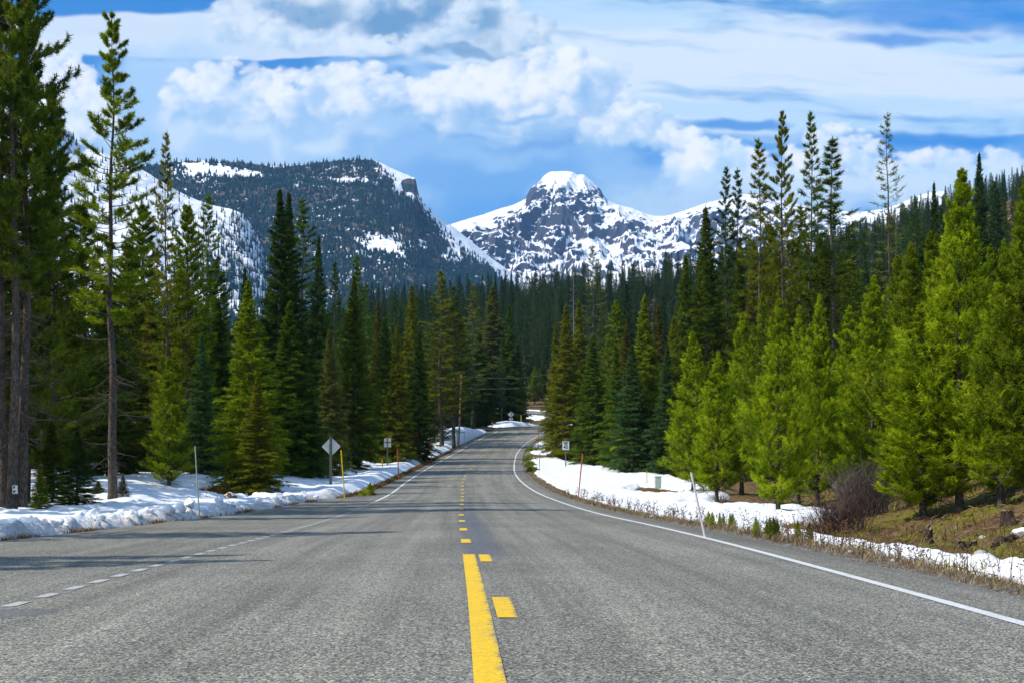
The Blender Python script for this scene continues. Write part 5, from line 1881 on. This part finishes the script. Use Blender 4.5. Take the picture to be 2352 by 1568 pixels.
rock("boulder", "pale grey boulder at the foot of the willow thicket", 1866, 1186, 26.5, (.24, .22, .22), M["rock"], 5, cat="boulder")
o = rock("boulder", "pinkish boulder capped with snow among the young pines", 1950, 1040, 46, (.85, .8, 1.15), M["rock_pink"], 8, cat="boulder", sink=.1)
rock("boulder", "snow dusted boulder by the mossy log", 2346, 1244, 18.5, (.17, .16, .14), M["rock_pink"], 12, cat="boulder")
o = rock("snowy_stump", "broken brown stump with a cap of snow before the golden shrub", 528, 1117, 47, (.30, .26, .30), mat_rock("snow_capped_stump", (.10, .05, .03), (.20, .11, .07), snow=1.), 15, cat="stump", rough=.6)
rng = random.Random(4)
for i in range(26):
    Y = rng.uniform(9.5, 34)
    d = float(DR(Y)) + rng.uniform(.25, 1.9) if i < 17 else float(DR(Y)) + rng.uniform(2.6, 4.2)
    x = float(XC(Y)) + d
    s_ = rng.uniform(.03, .11)
    V, F = rock_mesh(60 + i, (s_, s_ * rng.uniform(.7, 1), s_), .7, .4, 2)
    o = add_mesh("stone", V, F, M["rock"], smooth=True, loc=(x, Y, surf(x, Y) + s_ * .2))
    tag(o, "small pale stone lying in the dry grass of the right verge", "stone", "stones in the right verge")


def stump(label, px, py, Y, r, h, seed, tilt=0.):
    p = at(px, py, Y)
    z = gz_at(p[0], p[1])
    rt = thing("tree_stump", label, "stump", (p[0], p[1], z), None)
    rg = np.random.default_rng(seed)
    n = 18
    th = np.arange(n) / n * 2 * PI
    zs = np.array([-.12, 0, .06, h * .5, h * .9, h])
    V = []
    for k, zz in enumerate(zs):
        fl = r * (1 + .55 * math.exp(-max(zz, 0) / .07)) * (1 + .10 * np.sin(th * 3 + seed) + rg.normal(0, .04, n))
        V.append(np.stack([fl * np.cos(th) + tilt * zz, fl * np.sin(th), np.full(n, zz) + (rg.normal(0, h * .07, n) if k == 5 else 0)], -1))
    V = np.concatenate(V)
    T = []
    for k in range(5):
        for i in range(n):
            j = (i + 1) % n
            T += [(k * n + i, k * n + j, k * n + n + j), (k * n + i, k * n + n + j, k * n + n + i)]
    add_mesh("bark", V, np.array(T), M["stump"], rt, smooth=True)
    top = V[-n:] * np.array([.98, .98, 1.])
    c = top.mean(0) - np.array([0, 0, .015])
    TV = np.concatenate([top, c[None]]); TT = np.array([(i, (i + 1) % n, n) for i in range(n)])
    add_mesh("cut_face", TV, TT, M["stump_top"], rt)
    return rt


stump("tall split dark stump under the broad young pine", 2131, 1236, 20.2, .065, .24, 1, .08)
stump("low dark stump beside its twin on the mossy slope", 2204, 1258, 18.6, .075, .13, 2)
stump("second low dark stump of the pair on the mossy slope", 2230, 1255, 18.9, .06, .11, 3, .3)
stump("short grey stump at the snow's edge beneath the young pines", 1701, 1160, 34, .07, .13, 4)
stump("weathered stump with a broken shelf beside the last young pine", 2318, 1224, 20.5, .10, .20, 6, -.2)


def log(label, a, b, r, mat):
    pts = np.linspace(a, b, 12)
    for p in pts: p[2] = gz_at(p[0], p[1]) + r * .6
    pts[:, 2] += .02 * np.sin(np.arange(12))
    o = add_mesh("fallen_log", *tubes(pts[None], (r * np.linspace(1, .6, 12) * (1 + .1 * np.sin(np.arange(12) * 2.2)))[None], 9), mat, smooth=True)
    tag(o, label, "log")


log("dark mossy log lying on the bank at the picture's edge", at(2285, 1250, 18.), at(2420, 1195, 20.), .075, M["stump"])
log("grey fallen branch curving over the mossy slope", at(2110, 1216, 23), at(2190, 1180, 25), .022, M["bark_dead"])
log("thin grey log lying under the young pines", at(1800, 1150, 41), at(1850, 1132, 43), .05, M["bark_dead"])


def stems(name, label, cat, cx, cy, n, rx, ry, h, mat, seed, lean=.5, r0=.008, twigs=4):
    r = np.random.default_rng(seed)
    b = np.stack([r.normal(0, rx * .38, n), r.normal(0, ry * .38, n)], -1)
    z0 = ground(cx + b[:, 0], cy + b[:, 1])
    H = h * r.uniform(.55, 1.1, n) * np.exp(-.5 * (b[:, 0] / rx) ** 2)
    az = np.arctan2(b[:, 1], b[:, 0]) + r.normal(0, .7, n)
    ln = lean * r.uniform(.2, 1.1, n)
    q = np.linspace(0, 1, 5)[None, :]
    hx = H[:, None] * ln[:, None] * q ** 1.5
    zb = gz_at(cx, cy)
    pts = np.stack([b[:, :1] + np.cos(az)[:, None] * hx, b[:, 1:] + np.sin(az)[:, None] * hx, (z0 - zb)[:, None] + H[:, None] * q * (1 - .12 * q) - .03], -1)
    pts[:, 1:, :2] += r.normal(0, .02, (n, 4, 2))
    parts = [tubes(pts, np.tile(np.array([1, .85, .65, .45, .2]) * r0, (n, 1)), 3, False)]
    for t in range(twigs):
        k = r.integers(1, 4, n)
        s0 = pts[np.arange(n), k]
        dd = np.stack([r.normal(0, .5, n), r.normal(0, .5, n), r.uniform(.4, 1.2, n)], -1)
        L = H * r.uniform(.15, .40, n)
        dd = dd / np.linalg.norm(dd, axis=1, keepdims=True) * L[:, None]
        parts.append(tubes(np.stack([s0, s0 + dd * .5, s0 + dd], 1), np.tile(np.array([.5, .35, .15]) * r0, (n, 1)), 3, False))
    V, F = join(parts)
    o = add_mesh(name, V, F, mat, loc=(cx, cy, zb))
    return tag(o, label, cat)


M["willow"] = mat_plain("willow_bark", (.125, .070, .058), .8, .5, 3.)
M["willow_grey"] = mat_plain("grey_willow_bark", (.185, .140, .120), .8, .5, 3.)
M["sage"] = mat_plain("sagebrush", (.20, .20, .15), .9, .4, 3.)
p = at(1925, 1195, 25.5)
stems("willow_shrub", "bare reddish brown willow shrub on the right bank", "shrub", p[0], p[1], 210, .7, .55, 1.0, M["willow"], 3)
p = at(1985, 1150, 30)
stems("willow_shrub", "bare grey topped willow shrub behind the reddish one", "shrub", p[0], p[1], 300, .95, .8, 1.75, M["willow_grey"], 4)
p = at(1652, 1118, 55)
stems("sagebrush", "grey sagebrush beside the utility box's bare patch", "shrub", p[0], p[1], 90, .7, .4, .45, M["sage"], 6, .9)


def tuft_plant(name, label, cat, cx, cy, n, rx, ry, h, tint, seed, L=.16, W=.02, k=12, group=None):
    r = np.random.default_rng(seed)
    a = r.uniform(0, 2 * PI, n); q = np.sqrt(r.uniform(0, 1, n))
    x = rx * q * np.cos(a); y = ry * q * np.sin(a)
    zt = h * (1 - q ** 2.2) * r.uniform(.25, 1, n) + .02
    z0 = ground(cx + x, cy + y); zb = gz_at(cx, cy)
    pos = np.stack([x, y, z0 - zb + zt], -1)
    d = np.stack([x / rx * .7, y / ry * .7, np.full(n, .8)], -1) + r.normal(0, .35, (n, 3))
    d /= np.linalg.norm(d, axis=1, keepdims=True)
    nd = d[:, None] + r.normal(0, .55, (n, k, 3)); nd /= np.linalg.norm(nd, axis=-1, keepdims=True)
    b = pos[:, None] + d[:, None] * r.uniform(-.5, .3, (n, k, 1)) * L * 1.4
    sd = np.cross(nd, r.normal(0, 1, (n, k, 3))); sd /= np.linalg.norm(sd, axis=-1, keepdims=True) + 1e-9
    w = W * .5
    V = np.stack([b - sd * w, b + sd * w, b + nd * L * r.uniform(.6, 1.2, (n, k, 1))], 2).reshape(-1, 3)
    o = add_mesh(name, V, np.arange(len(V)).reshape(-1, 3), M["leaf"], attrs={"tint": np.repeat(np.clip(r.normal(.5, .2, n), 0, .95), k * 3)}, loc=(cx, cy, zb))
    o.color = (*TINT[tint], 1)
    return tag(o, label, cat, group)


TINT["rust"] = (.165, .115, .014)
p = at(487, 1106, 50)
tuft_plant("juniper_shrub", "golden brown juniper shrub spread before the olive spruce", "shrub", p[0], p[1], 520, .85, .6, .42, "rust", 1, .16, .022)
p = at(535, 1110, 52)
tuft_plant("juniper_shrub", "low green juniper at the olive spruce's foot", "shrub", p[0], p[1], 240, .7, .4, .16, "green", 2, .14, .02)
srng = random.Random(21)
for i in range(15):
    Y = srng.choice([18.2, 19, 19.8, 20.6, 22, 24, 26, 27]) + srng.uniform(-.5, .5)
    x = float(XC(Y)) + float(DR(Y)) + srng.uniform(.25, 1.1)
    hs_ = srng.uniform(.14, .42)
    tree("young", 0, Y, 0, -hs_ * srng.uniform(.22, .34), srng.choice(["lime", "bright", "green"]), "knee high pine seedling in the dry grass near the white pole", "pine seedlings in the right verge", X=x, height=hs_)
for i, (px, Y, w, h) in enumerate([(1190, 101, .55, .5), (1205, 92, .5, .42), (1225, 115, .8, .6), (1250, 140, .9, .6)]):
    x = float(XC(Y)) + float(DR(Y)) + .7
    tuft_plant("verge_shrub", ["low green shrub at the curve's inner edge by the dry grass", "small green shrub nearest the speed limit sign's snow", "mid green shrub on the curve's inner edge", "farthest green shrub on the curve's inner edge"][i], "shrub", x, Y, 160, w, w * 1.6, h, "green", 20 + i, .2, .04, 10)
p = at(846, 1124, 55)
tuft_plant("verge_shrub", "small yellow-green shrub at the tarmac's left edge", "shrub", p[0] - .2, p[1], 60, .30, .3, .34, "lime", 31, .13, .03, 10)


# ------------------------------------------------------------------ grass and weeds (nobody could count them)
def mat_blades(name, stops):
    m, nt, b = material(name)
    t = attr(nt, "tint")
    finish(nt, b, ramp(nt, t, stops), .8, spec=.1)
    return m


M["straw"] = mat_blades("dry_grass", [(.0, (.085, .050, .026)), (.35, (.20, .135, .068)), (.7, (.36, .275, .155)), (.92, (.47, .38, .235)), (1., (.14, .15, .035))])
M["moss_grass"] = mat_blades("mossy_grass", [(.0, (.10, .06, .02)), (.3, (.14, .12, .02)), (.7, (.21, .20, .03)), (1., (.30, .24, .07))])
M["rust_grass"] = mat_blades("rusty_grass", [(.0, (.07, .035, .012)), (.5, (.20, .11, .03)), (.9, (.30, .19, .06)), (1., (.10, .11, .02))])
M["weed"] = mat_blades("dead_weeds", [(.0, (.06, .03, .02)), (.6, (.17, .09, .05)), (1., (.28, .17, .09))])


def blades(name, x, y, h, w, mat, seed, bend=.5, zfun=None):
    r = np.random.default_rng(seed)
    n = len(x)
    z = (zfun or ground)(x, y)
    az = r.uniform(0, 2 * PI, n); bd = h * bend * r.uniform(.1, 1.2, n)
    b = np.stack([x, y, z - .01], -1)
    t = b + np.stack([np.cos(az) * bd, np.sin(az) * bd, h], -1)
    m = b * .5 + t * .5 + np.stack([-np.cos(az) * bd * .18, -np.sin(az) * bd * .18, h * .08], -1)
    s = np.stack([-np.sin(az + 1.), np.cos(az + 1.), np.zeros(n)], -1) * (w * .5)[:, None]
    V = np.stack([b - s, b + s, m - s * .7, m + s * .7, t], 1).reshape(-1, 3)
    i = np.arange(n)[:, None] * 5
    F = np.concatenate([i + [0, 1, 3], i + [0, 3, 2], i + [2, 3, 4]])
    cl = r.uniform(0, 1, n) * .75 + .25 * (fbm(x * 1.3, y * 1.3, 2, seed) * .5 + .5)
    o = add_mesh(name, V, F, mat, attrs={"tint": np.repeat(np.clip(cl, 0, 1), 5)})
    return tag(o, kind="stuff")


gr_ = np.random.default_rng(8)
n = 26000
Y = 7.5 * (120 / 7.5) ** gr_.uniform(0, 1, n)
clump = fbm(Y * .9, Y * 0 + 2.2, 3, 71)
wid = .55 + .45 * sst(8, 16, Y) + .35 * sst(12, 19, Y) * (1 - sst(24, 36, Y)) + .30 * clump
e = .22 + np.abs(gr_.normal(0, .5, n)) * np.maximum(wid, .25) + .10 * fbm(Y * 2., Y * 0 + 7., 2, 73)
x = XC(Y) + DR(Y) + e
cl2 = fbm(x * 2.2, Y * 2.2, 3, 79)
k = (cl2 + gr_.normal(0, .35, n)) > -.15
x, Y = x[k], Y[k]
hh = gr_.uniform(.05, .19, len(x)) * (.55 + .45 * sst(10, 18, Y)) * (.8 + .5 * np.clip(cl2[k], -1, 1)) * (1 - .35 * sst(30, 60, Y))
blades("dry_grass", x, Y, hh, .0045 + .00032 * Y * gr_.uniform(.6, 1.3, len(x)), M["straw"], 81, 1.25)
# weeds with seed heads in front of the snow
n = 520
Y = 9 * (60 / 9.) ** gr_.uniform(0, 1, n)
x = XC(Y) + DR(Y) + .45 + gr_.uniform(0, 1.3, n)
k = fbm(x * .8, Y * .8, 2, 91) > -.25
x, Y = x[k], Y[k]; n = len(x)
z = ground(x, Y); h = gr_.uniform(.14, .42, n)
q = np.linspace(0, 1, 4)[None, :]
azw = gr_.uniform(0, 6.28, n); bw = h * gr_.uniform(0, .35, n)
pts = np.stack([x[:, None] + np.cos(azw)[:, None] * bw[:, None] * q**2, Y[:, None] + np.sin(azw)[:, None] * bw[:, None] * q**2, z[:, None] + h[:, None] * q], -1)
parts = [tubes(pts, np.tile(np.array([.0035, .003, .0025, .0015]), (n, 1)) * (1 + Y / 30.)[:, None], 3, False)]
heads = []
for j in range(6):
    kk = gr_.integers(1, 4, n)
    b0 = pts[np.arange(n), kk]
    dd = np.stack([gr_.normal(0, .05, n), gr_.normal(0, .05, n), gr_.uniform(.02, .09, n)], -1)
    parts.append(tubes(np.stack([b0, b0 + dd * .6, b0 + dd], 1), np.tile(np.array([.002, .0015, .001]), (n, 1)) * (1 + Y / 30.)[:, None], 3, False))
    heads.append(b0 + dd)
hp = np.concatenate(heads); Yh = np.tile(Y, 6)
oc = np.array([[1, 0, 0], [-1, 0, 0], [0, 1, 0], [0, -1, 0], [0, 0, .7], [0, 0, -.7]], float)
hv = hp[:, None, :] + oc[None] * (gr_.uniform(.006, .014, (len(hp), 1, 1)) * (1 + Yh / 60.)[:, None, None])
hf = np.array([[0, 2, 4], [2, 1, 4], [1, 3, 4], [3, 0, 4], [2, 0, 5], [1, 2, 5], [3, 1, 5], [0, 3, 5]])
parts.append((hv.reshape(-1, 3), (np.arange(len(hp))[:, None, None] * 6 + hf[None]).reshape(-1, 3)))
V, F = join(parts)
o = add_mesh("dead_weeds", V, F, M["weed"], attrs={"tint": gr_.uniform(0, 1, len(V))})
tag(o, kind="stuff")
# rusty grass along the left edge of the tarmac
n = 15000
Y = 14 * (150 / 14.) ** gr_.uniform(0, 1, n)
e = np.abs(gr_.normal(0, .5, n)) * (.18 + .35 * sst(48, 60, Y)) + .03
x = XC(Y) + DL(Y) - e
k = (fbm(Y * .35, Y * 0, 3, 95) + .8 * sst(48, 58, Y) + gr_.normal(0, .2, n)) > .18
x, Y = x[k], Y[k]
blades("verge_grass", x, Y, gr_.uniform(.05, .16, len(x)) * (1 + .5 * sst(50, 70, Y)), .004 + .00035 * Y * gr_.uniform(.6, 1.3, len(x)), M["rust_grass"], 83, zfun=lambda a, b: ground(a, b) + .03)
# bare grassy patch in the snow on the left
n = 3200
x = gr_.normal(-12.3, 1.7, n); Y = gr_.normal(53.5, 3.2, n)
blades("patch_grass", x, Y, gr_.uniform(.06, .22, n), np.full(n, .018), M["straw"], 84)
n = 1200
x = gr_.normal(8.3, .95, n); Y = gr_.normal(66, 3.2, n)
blades("patch_grass", x, Y, gr_.uniform(.05, .2, n), np.full(n, .02), M["rust_grass"], 86)
# moss and tufts on the right bank
n = 30000
Y = 12 * (70 / 12.) ** gr_.uniform(0, 1, n)
x = TOE(Y) + gr_.uniform(-.9, 9, n) ** 1.0
cl2 = fbm(x * .55, Y * .55, 4, 97)
k = (cl2 + gr_.normal(0, .25, n)) > .05
x, Y, c_ = x[k], Y[k], cl2[k]
o = blades("bank_grass", x, Y, gr_.uniform(.05, .20, len(x)) * (.7 + c_), .007 + .0006 * Y * gr_.uniform(.6, 1.3, len(x)), M["moss_grass"], 85, .9)

# fallen twigs and cones under the pines
n = 2600
Y = 12 * (60 / 12.) ** gr_.uniform(0, 1, n)
x = TOE(Y) + gr_.uniform(-.7, 8, n)
a_ = gr_.uniform(0, 6.28, n); l_ = gr_.uniform(.05, .35, n)
p0 = np.stack([x, Y, ground(x, Y) + .02], -1)
x1 = x + np.cos(a_) * l_; y1 = Y + np.sin(a_) * l_
p1 = np.stack([x1, y1, ground(x1, y1) + .025 + gr_.uniform(0, .05, n)], -1)
V, F = tubes(np.stack([p0, p0 * .5 + p1 * .5 + np.array([0, 0, .012]), p1], 1), np.tile(np.array([.007, .006, .003]), (n, 1)) * (1 + Y / 40.)[:, None], 3, False)
o = add_mesh("forest_litter", V, F, M["weed"], attrs={"tint": np.repeat(gr_.uniform(0, 1.3, n), 9)})
tag(o, kind="stuff")

# ------------------------------------------------------------------ lumps of ploughed snow
rng = random.Random(9)
for i in range(64):
    Y = 14.5 * (52 / 14.5) ** rng.random()
    e = .30 + abs(rng.gauss(0, .45)) + .1
    x = float(XC(Y) + DL(Y)) - e
    s_ = rng.uniform(.05, .15) * (1.4 if rng.random() < .16 else 1)
    V, F = rock_mesh(300 + i, (s_, s_ * rng.uniform(.7, 1.1), s_), .8, .9, 3)
    o = add_mesh("snow_clod", V, F, M["snow"], smooth=True, loc=(x, Y, surf(x, Y) + s_ * .35))
    o.rotation_euler = (0, 0, rng.uniform(0, 6))
    tag(o, "lump of ploughed snow on the bank along the pullout", "snow lump", "snow lumps along the pullout")

# ------------------------------------------------------------------ the air
def add_haze():
    V, F = box(0, 2700, 900, 13000, 6600, 2100)
    o = add_mesh("haze", V, F, [])
    m = bpy.data.materials.new("haze")
    m.use_nodes = True
    nt = m.node_tree
    nt.nodes.clear()
    v = nt.nodes.new("ShaderNodeVolumePrincipled")
    v.inputs["Color"].default_value = (.27, .56, 1.0, 1)
    v.inputs["Density"].default_value = HAZE_DENSITY
    out = nt.nodes.new("ShaderNodeOutputMaterial")
    nt.links.new(v.outputs[0], out.inputs["Volume"])
    o.data.materials.append(m)
    tag(o, kind="stuff")


add_haze()


# ------------------------------------------------------------------ tell the look-alikes apart
ORD = "first second third fourth fifth sixth seventh eighth ninth tenth eleventh twelfth thirteenth fourteenth fifteenth sixteenth seventeenth eighteenth nineteenth twentieth".split()
TONE = ["dark green", "mid green", "deep green", "yellow-green", "olive", "grey-green"]
NEAR = dict(
    left=[(60, "the marked pine"), (190, "the dark bushy pine"), (310, "the lone open pine"), (430, "the sapling pine"), (530, "the narrow blue-green spruce"), (625, "the olive spruce"), (700, "the twin dark spires"), (790, "the diamond sign"), (9999, "the yellow pole")],
    mid=[(560, "the lone pine's woods"), (700, "the twin dark spires"), (790, "the diamond sign"), (860, "the narrow tipped conifer"), (920, "the rectangular sign"), (985, "the golden spruce"), (1030, "the yellowish conifer"), (1090, "the mile marker"), (1150, "the large grey-green spruce"), (1240, "the far curve"),
         (1300, "the golden brown spruce"), (1345, "the speed limit sign"), (1400, "the half dead spruce"), (1470, "the bluish spruce"), (1530, "the olive tipped spruce"), (1580, "the utility box"), (1650, "the huge dark spruce"), (1720, "the paired dark spires"), (1770, "the bent leader pine"), (1830, "the tallest pines"),
         (1890, "the flat topped pine"), (1960, "the broad armed spruce"), (2030, "the sparse dying pine"), (2090, "the bare dead pole"), (2160, "the broad young pine"), (2250, "the tallest young pine"), (2320, "the mossy log"), (9999, "the last young pine")],
    bank=[(30, "the pullout's near end"), (90, "the marked pine"), (200, "the edge pines"), (300, "the lone open pine"), (400, "the sapling pine"), (480, "the grey-green pole"), (560, "the golden shrub"), (700, "the olive spruce"), (9999, "the diamond sign")],
    verge=[(1420, "the red pole"), (1560, "the utility box"), (1640, "the white pole"), (1760, "the short grey stump"), (1900, "the pale boulder"), (2060, "the willow shrub"), (2200, "the split stump"), (9999, "the verge's near end")],
)


def near(kind, px):
    for lim, t in NEAR[kind]:
        if px < lim: return t


def px_of(o):
    return CX + o.location.x / max(o.location.y, .1) * FX


SPEC = {
    "conifers beyond the roadside trees left of the far curve": ("mid", lambda o, w: f"{w} conifer in the wooded band behind {near('mid', px_of(o))}"),
    "conifers on the wooded rise right of the far curve": ("mid", lambda o, w: f"{w} conifer on the wooded rise behind {near('mid', px_of(o))}"),
    "conifers on the hillside above the young pines": ("mid", lambda o, w: f"{w} conifer on the hillside behind {near('mid', px_of(o))}"),
    "conifers packed in the woods behind the pullout": ("left", lambda o, w: f"{w} tree packed in the woods behind {near('left', px_of(o))}"),
    "conifers crowding behind the uphill roadside row": ("mid", lambda o, w: f"{w} tree crowding behind {near('mid', px_of(o))}"),
    "dark conifers filling the right slope": ("mid", lambda o, w: f"{w} tree filling the slope behind {near('mid', px_of(o))}"),
    "young pines in the thicket behind the front ones": ("mid", lambda o, w: f"{w} young pine in the thicket behind {near('mid', px_of(o))}"),
    "snow lumps along the pullout": ("bank", lambda o, w: f"{w} lump of ploughed snow below {near('bank', px_of(o))}"),
    "stones in the right verge": ("verge", lambda o, w: f"{w} pale stone in the verge near {near('verge', px_of(o))}"),
    "pine seedlings in the right verge": ("verge", lambda o, w: f"{w} pine seedling in the verge near {near('verge', px_of(o))}"),
}
outside = sorted([o for o in S.objects if o.parent is None and o.get("group") == "pines beside the pullout outside the view"], key=lambda o: o.location.y)
for i, o in enumerate(outside):
    o["label"] = "pine outside the view beside the pullout, " + ("nearest" if i == 0 else ORD[i] + " nearest") + " of its row"
for g, (kd, fn) in SPEC.items():
    mem = [o for o in S.objects if o.parent is None and o.get("group") == g]
    if not mem: continue
    hts = []
    for o in mem:
        if "tall" in o: h = o["tall"]
        elif o.type == "EMPTY": h = o.scale[2] * o.scale[0]
        else: h = o.dimensions.z
        hts.append(h)
    q1, q2 = np.quantile(hts, [.34, .67])
    small = g[:4] in ("snow", "ston", "pine")
    for o, h in zip(mem, hts):
        size = (("large" if small else "tall") if h > q2 else ("small" if small else "short") if h < q1 else "middling")
        if "tone" in o:
            w = size + " " + TONE[o["tone"]]
            del o["tone"]; del o["tall"]
        elif o.type == "EMPTY":
            c = o.children[-1].color if len(o.children) > 1 else (0, 0, 0)
            tone = "dark" if c[1] < .11 else ("bright green" if c[1] > .24 else "green")
            if c[0] > c[1] * 1.05: tone = "golden"
            w = size + " " + tone
        else:
            w = size
        o["label"] = fn(o, w)
    same = {}
    for o in mem: same.setdefault(o["label"], []).append(o)
    for l, os_ in same.items():
        if len(os_) > 1:
            os_.sort(key=px_of)
            for i, o in enumerate(os_):
                o["label"] = l + (", leftmost" if i == 0 else ", rightmost" if i == len(os_) - 1 else f", {ORD[min(i, 19)]} from left")
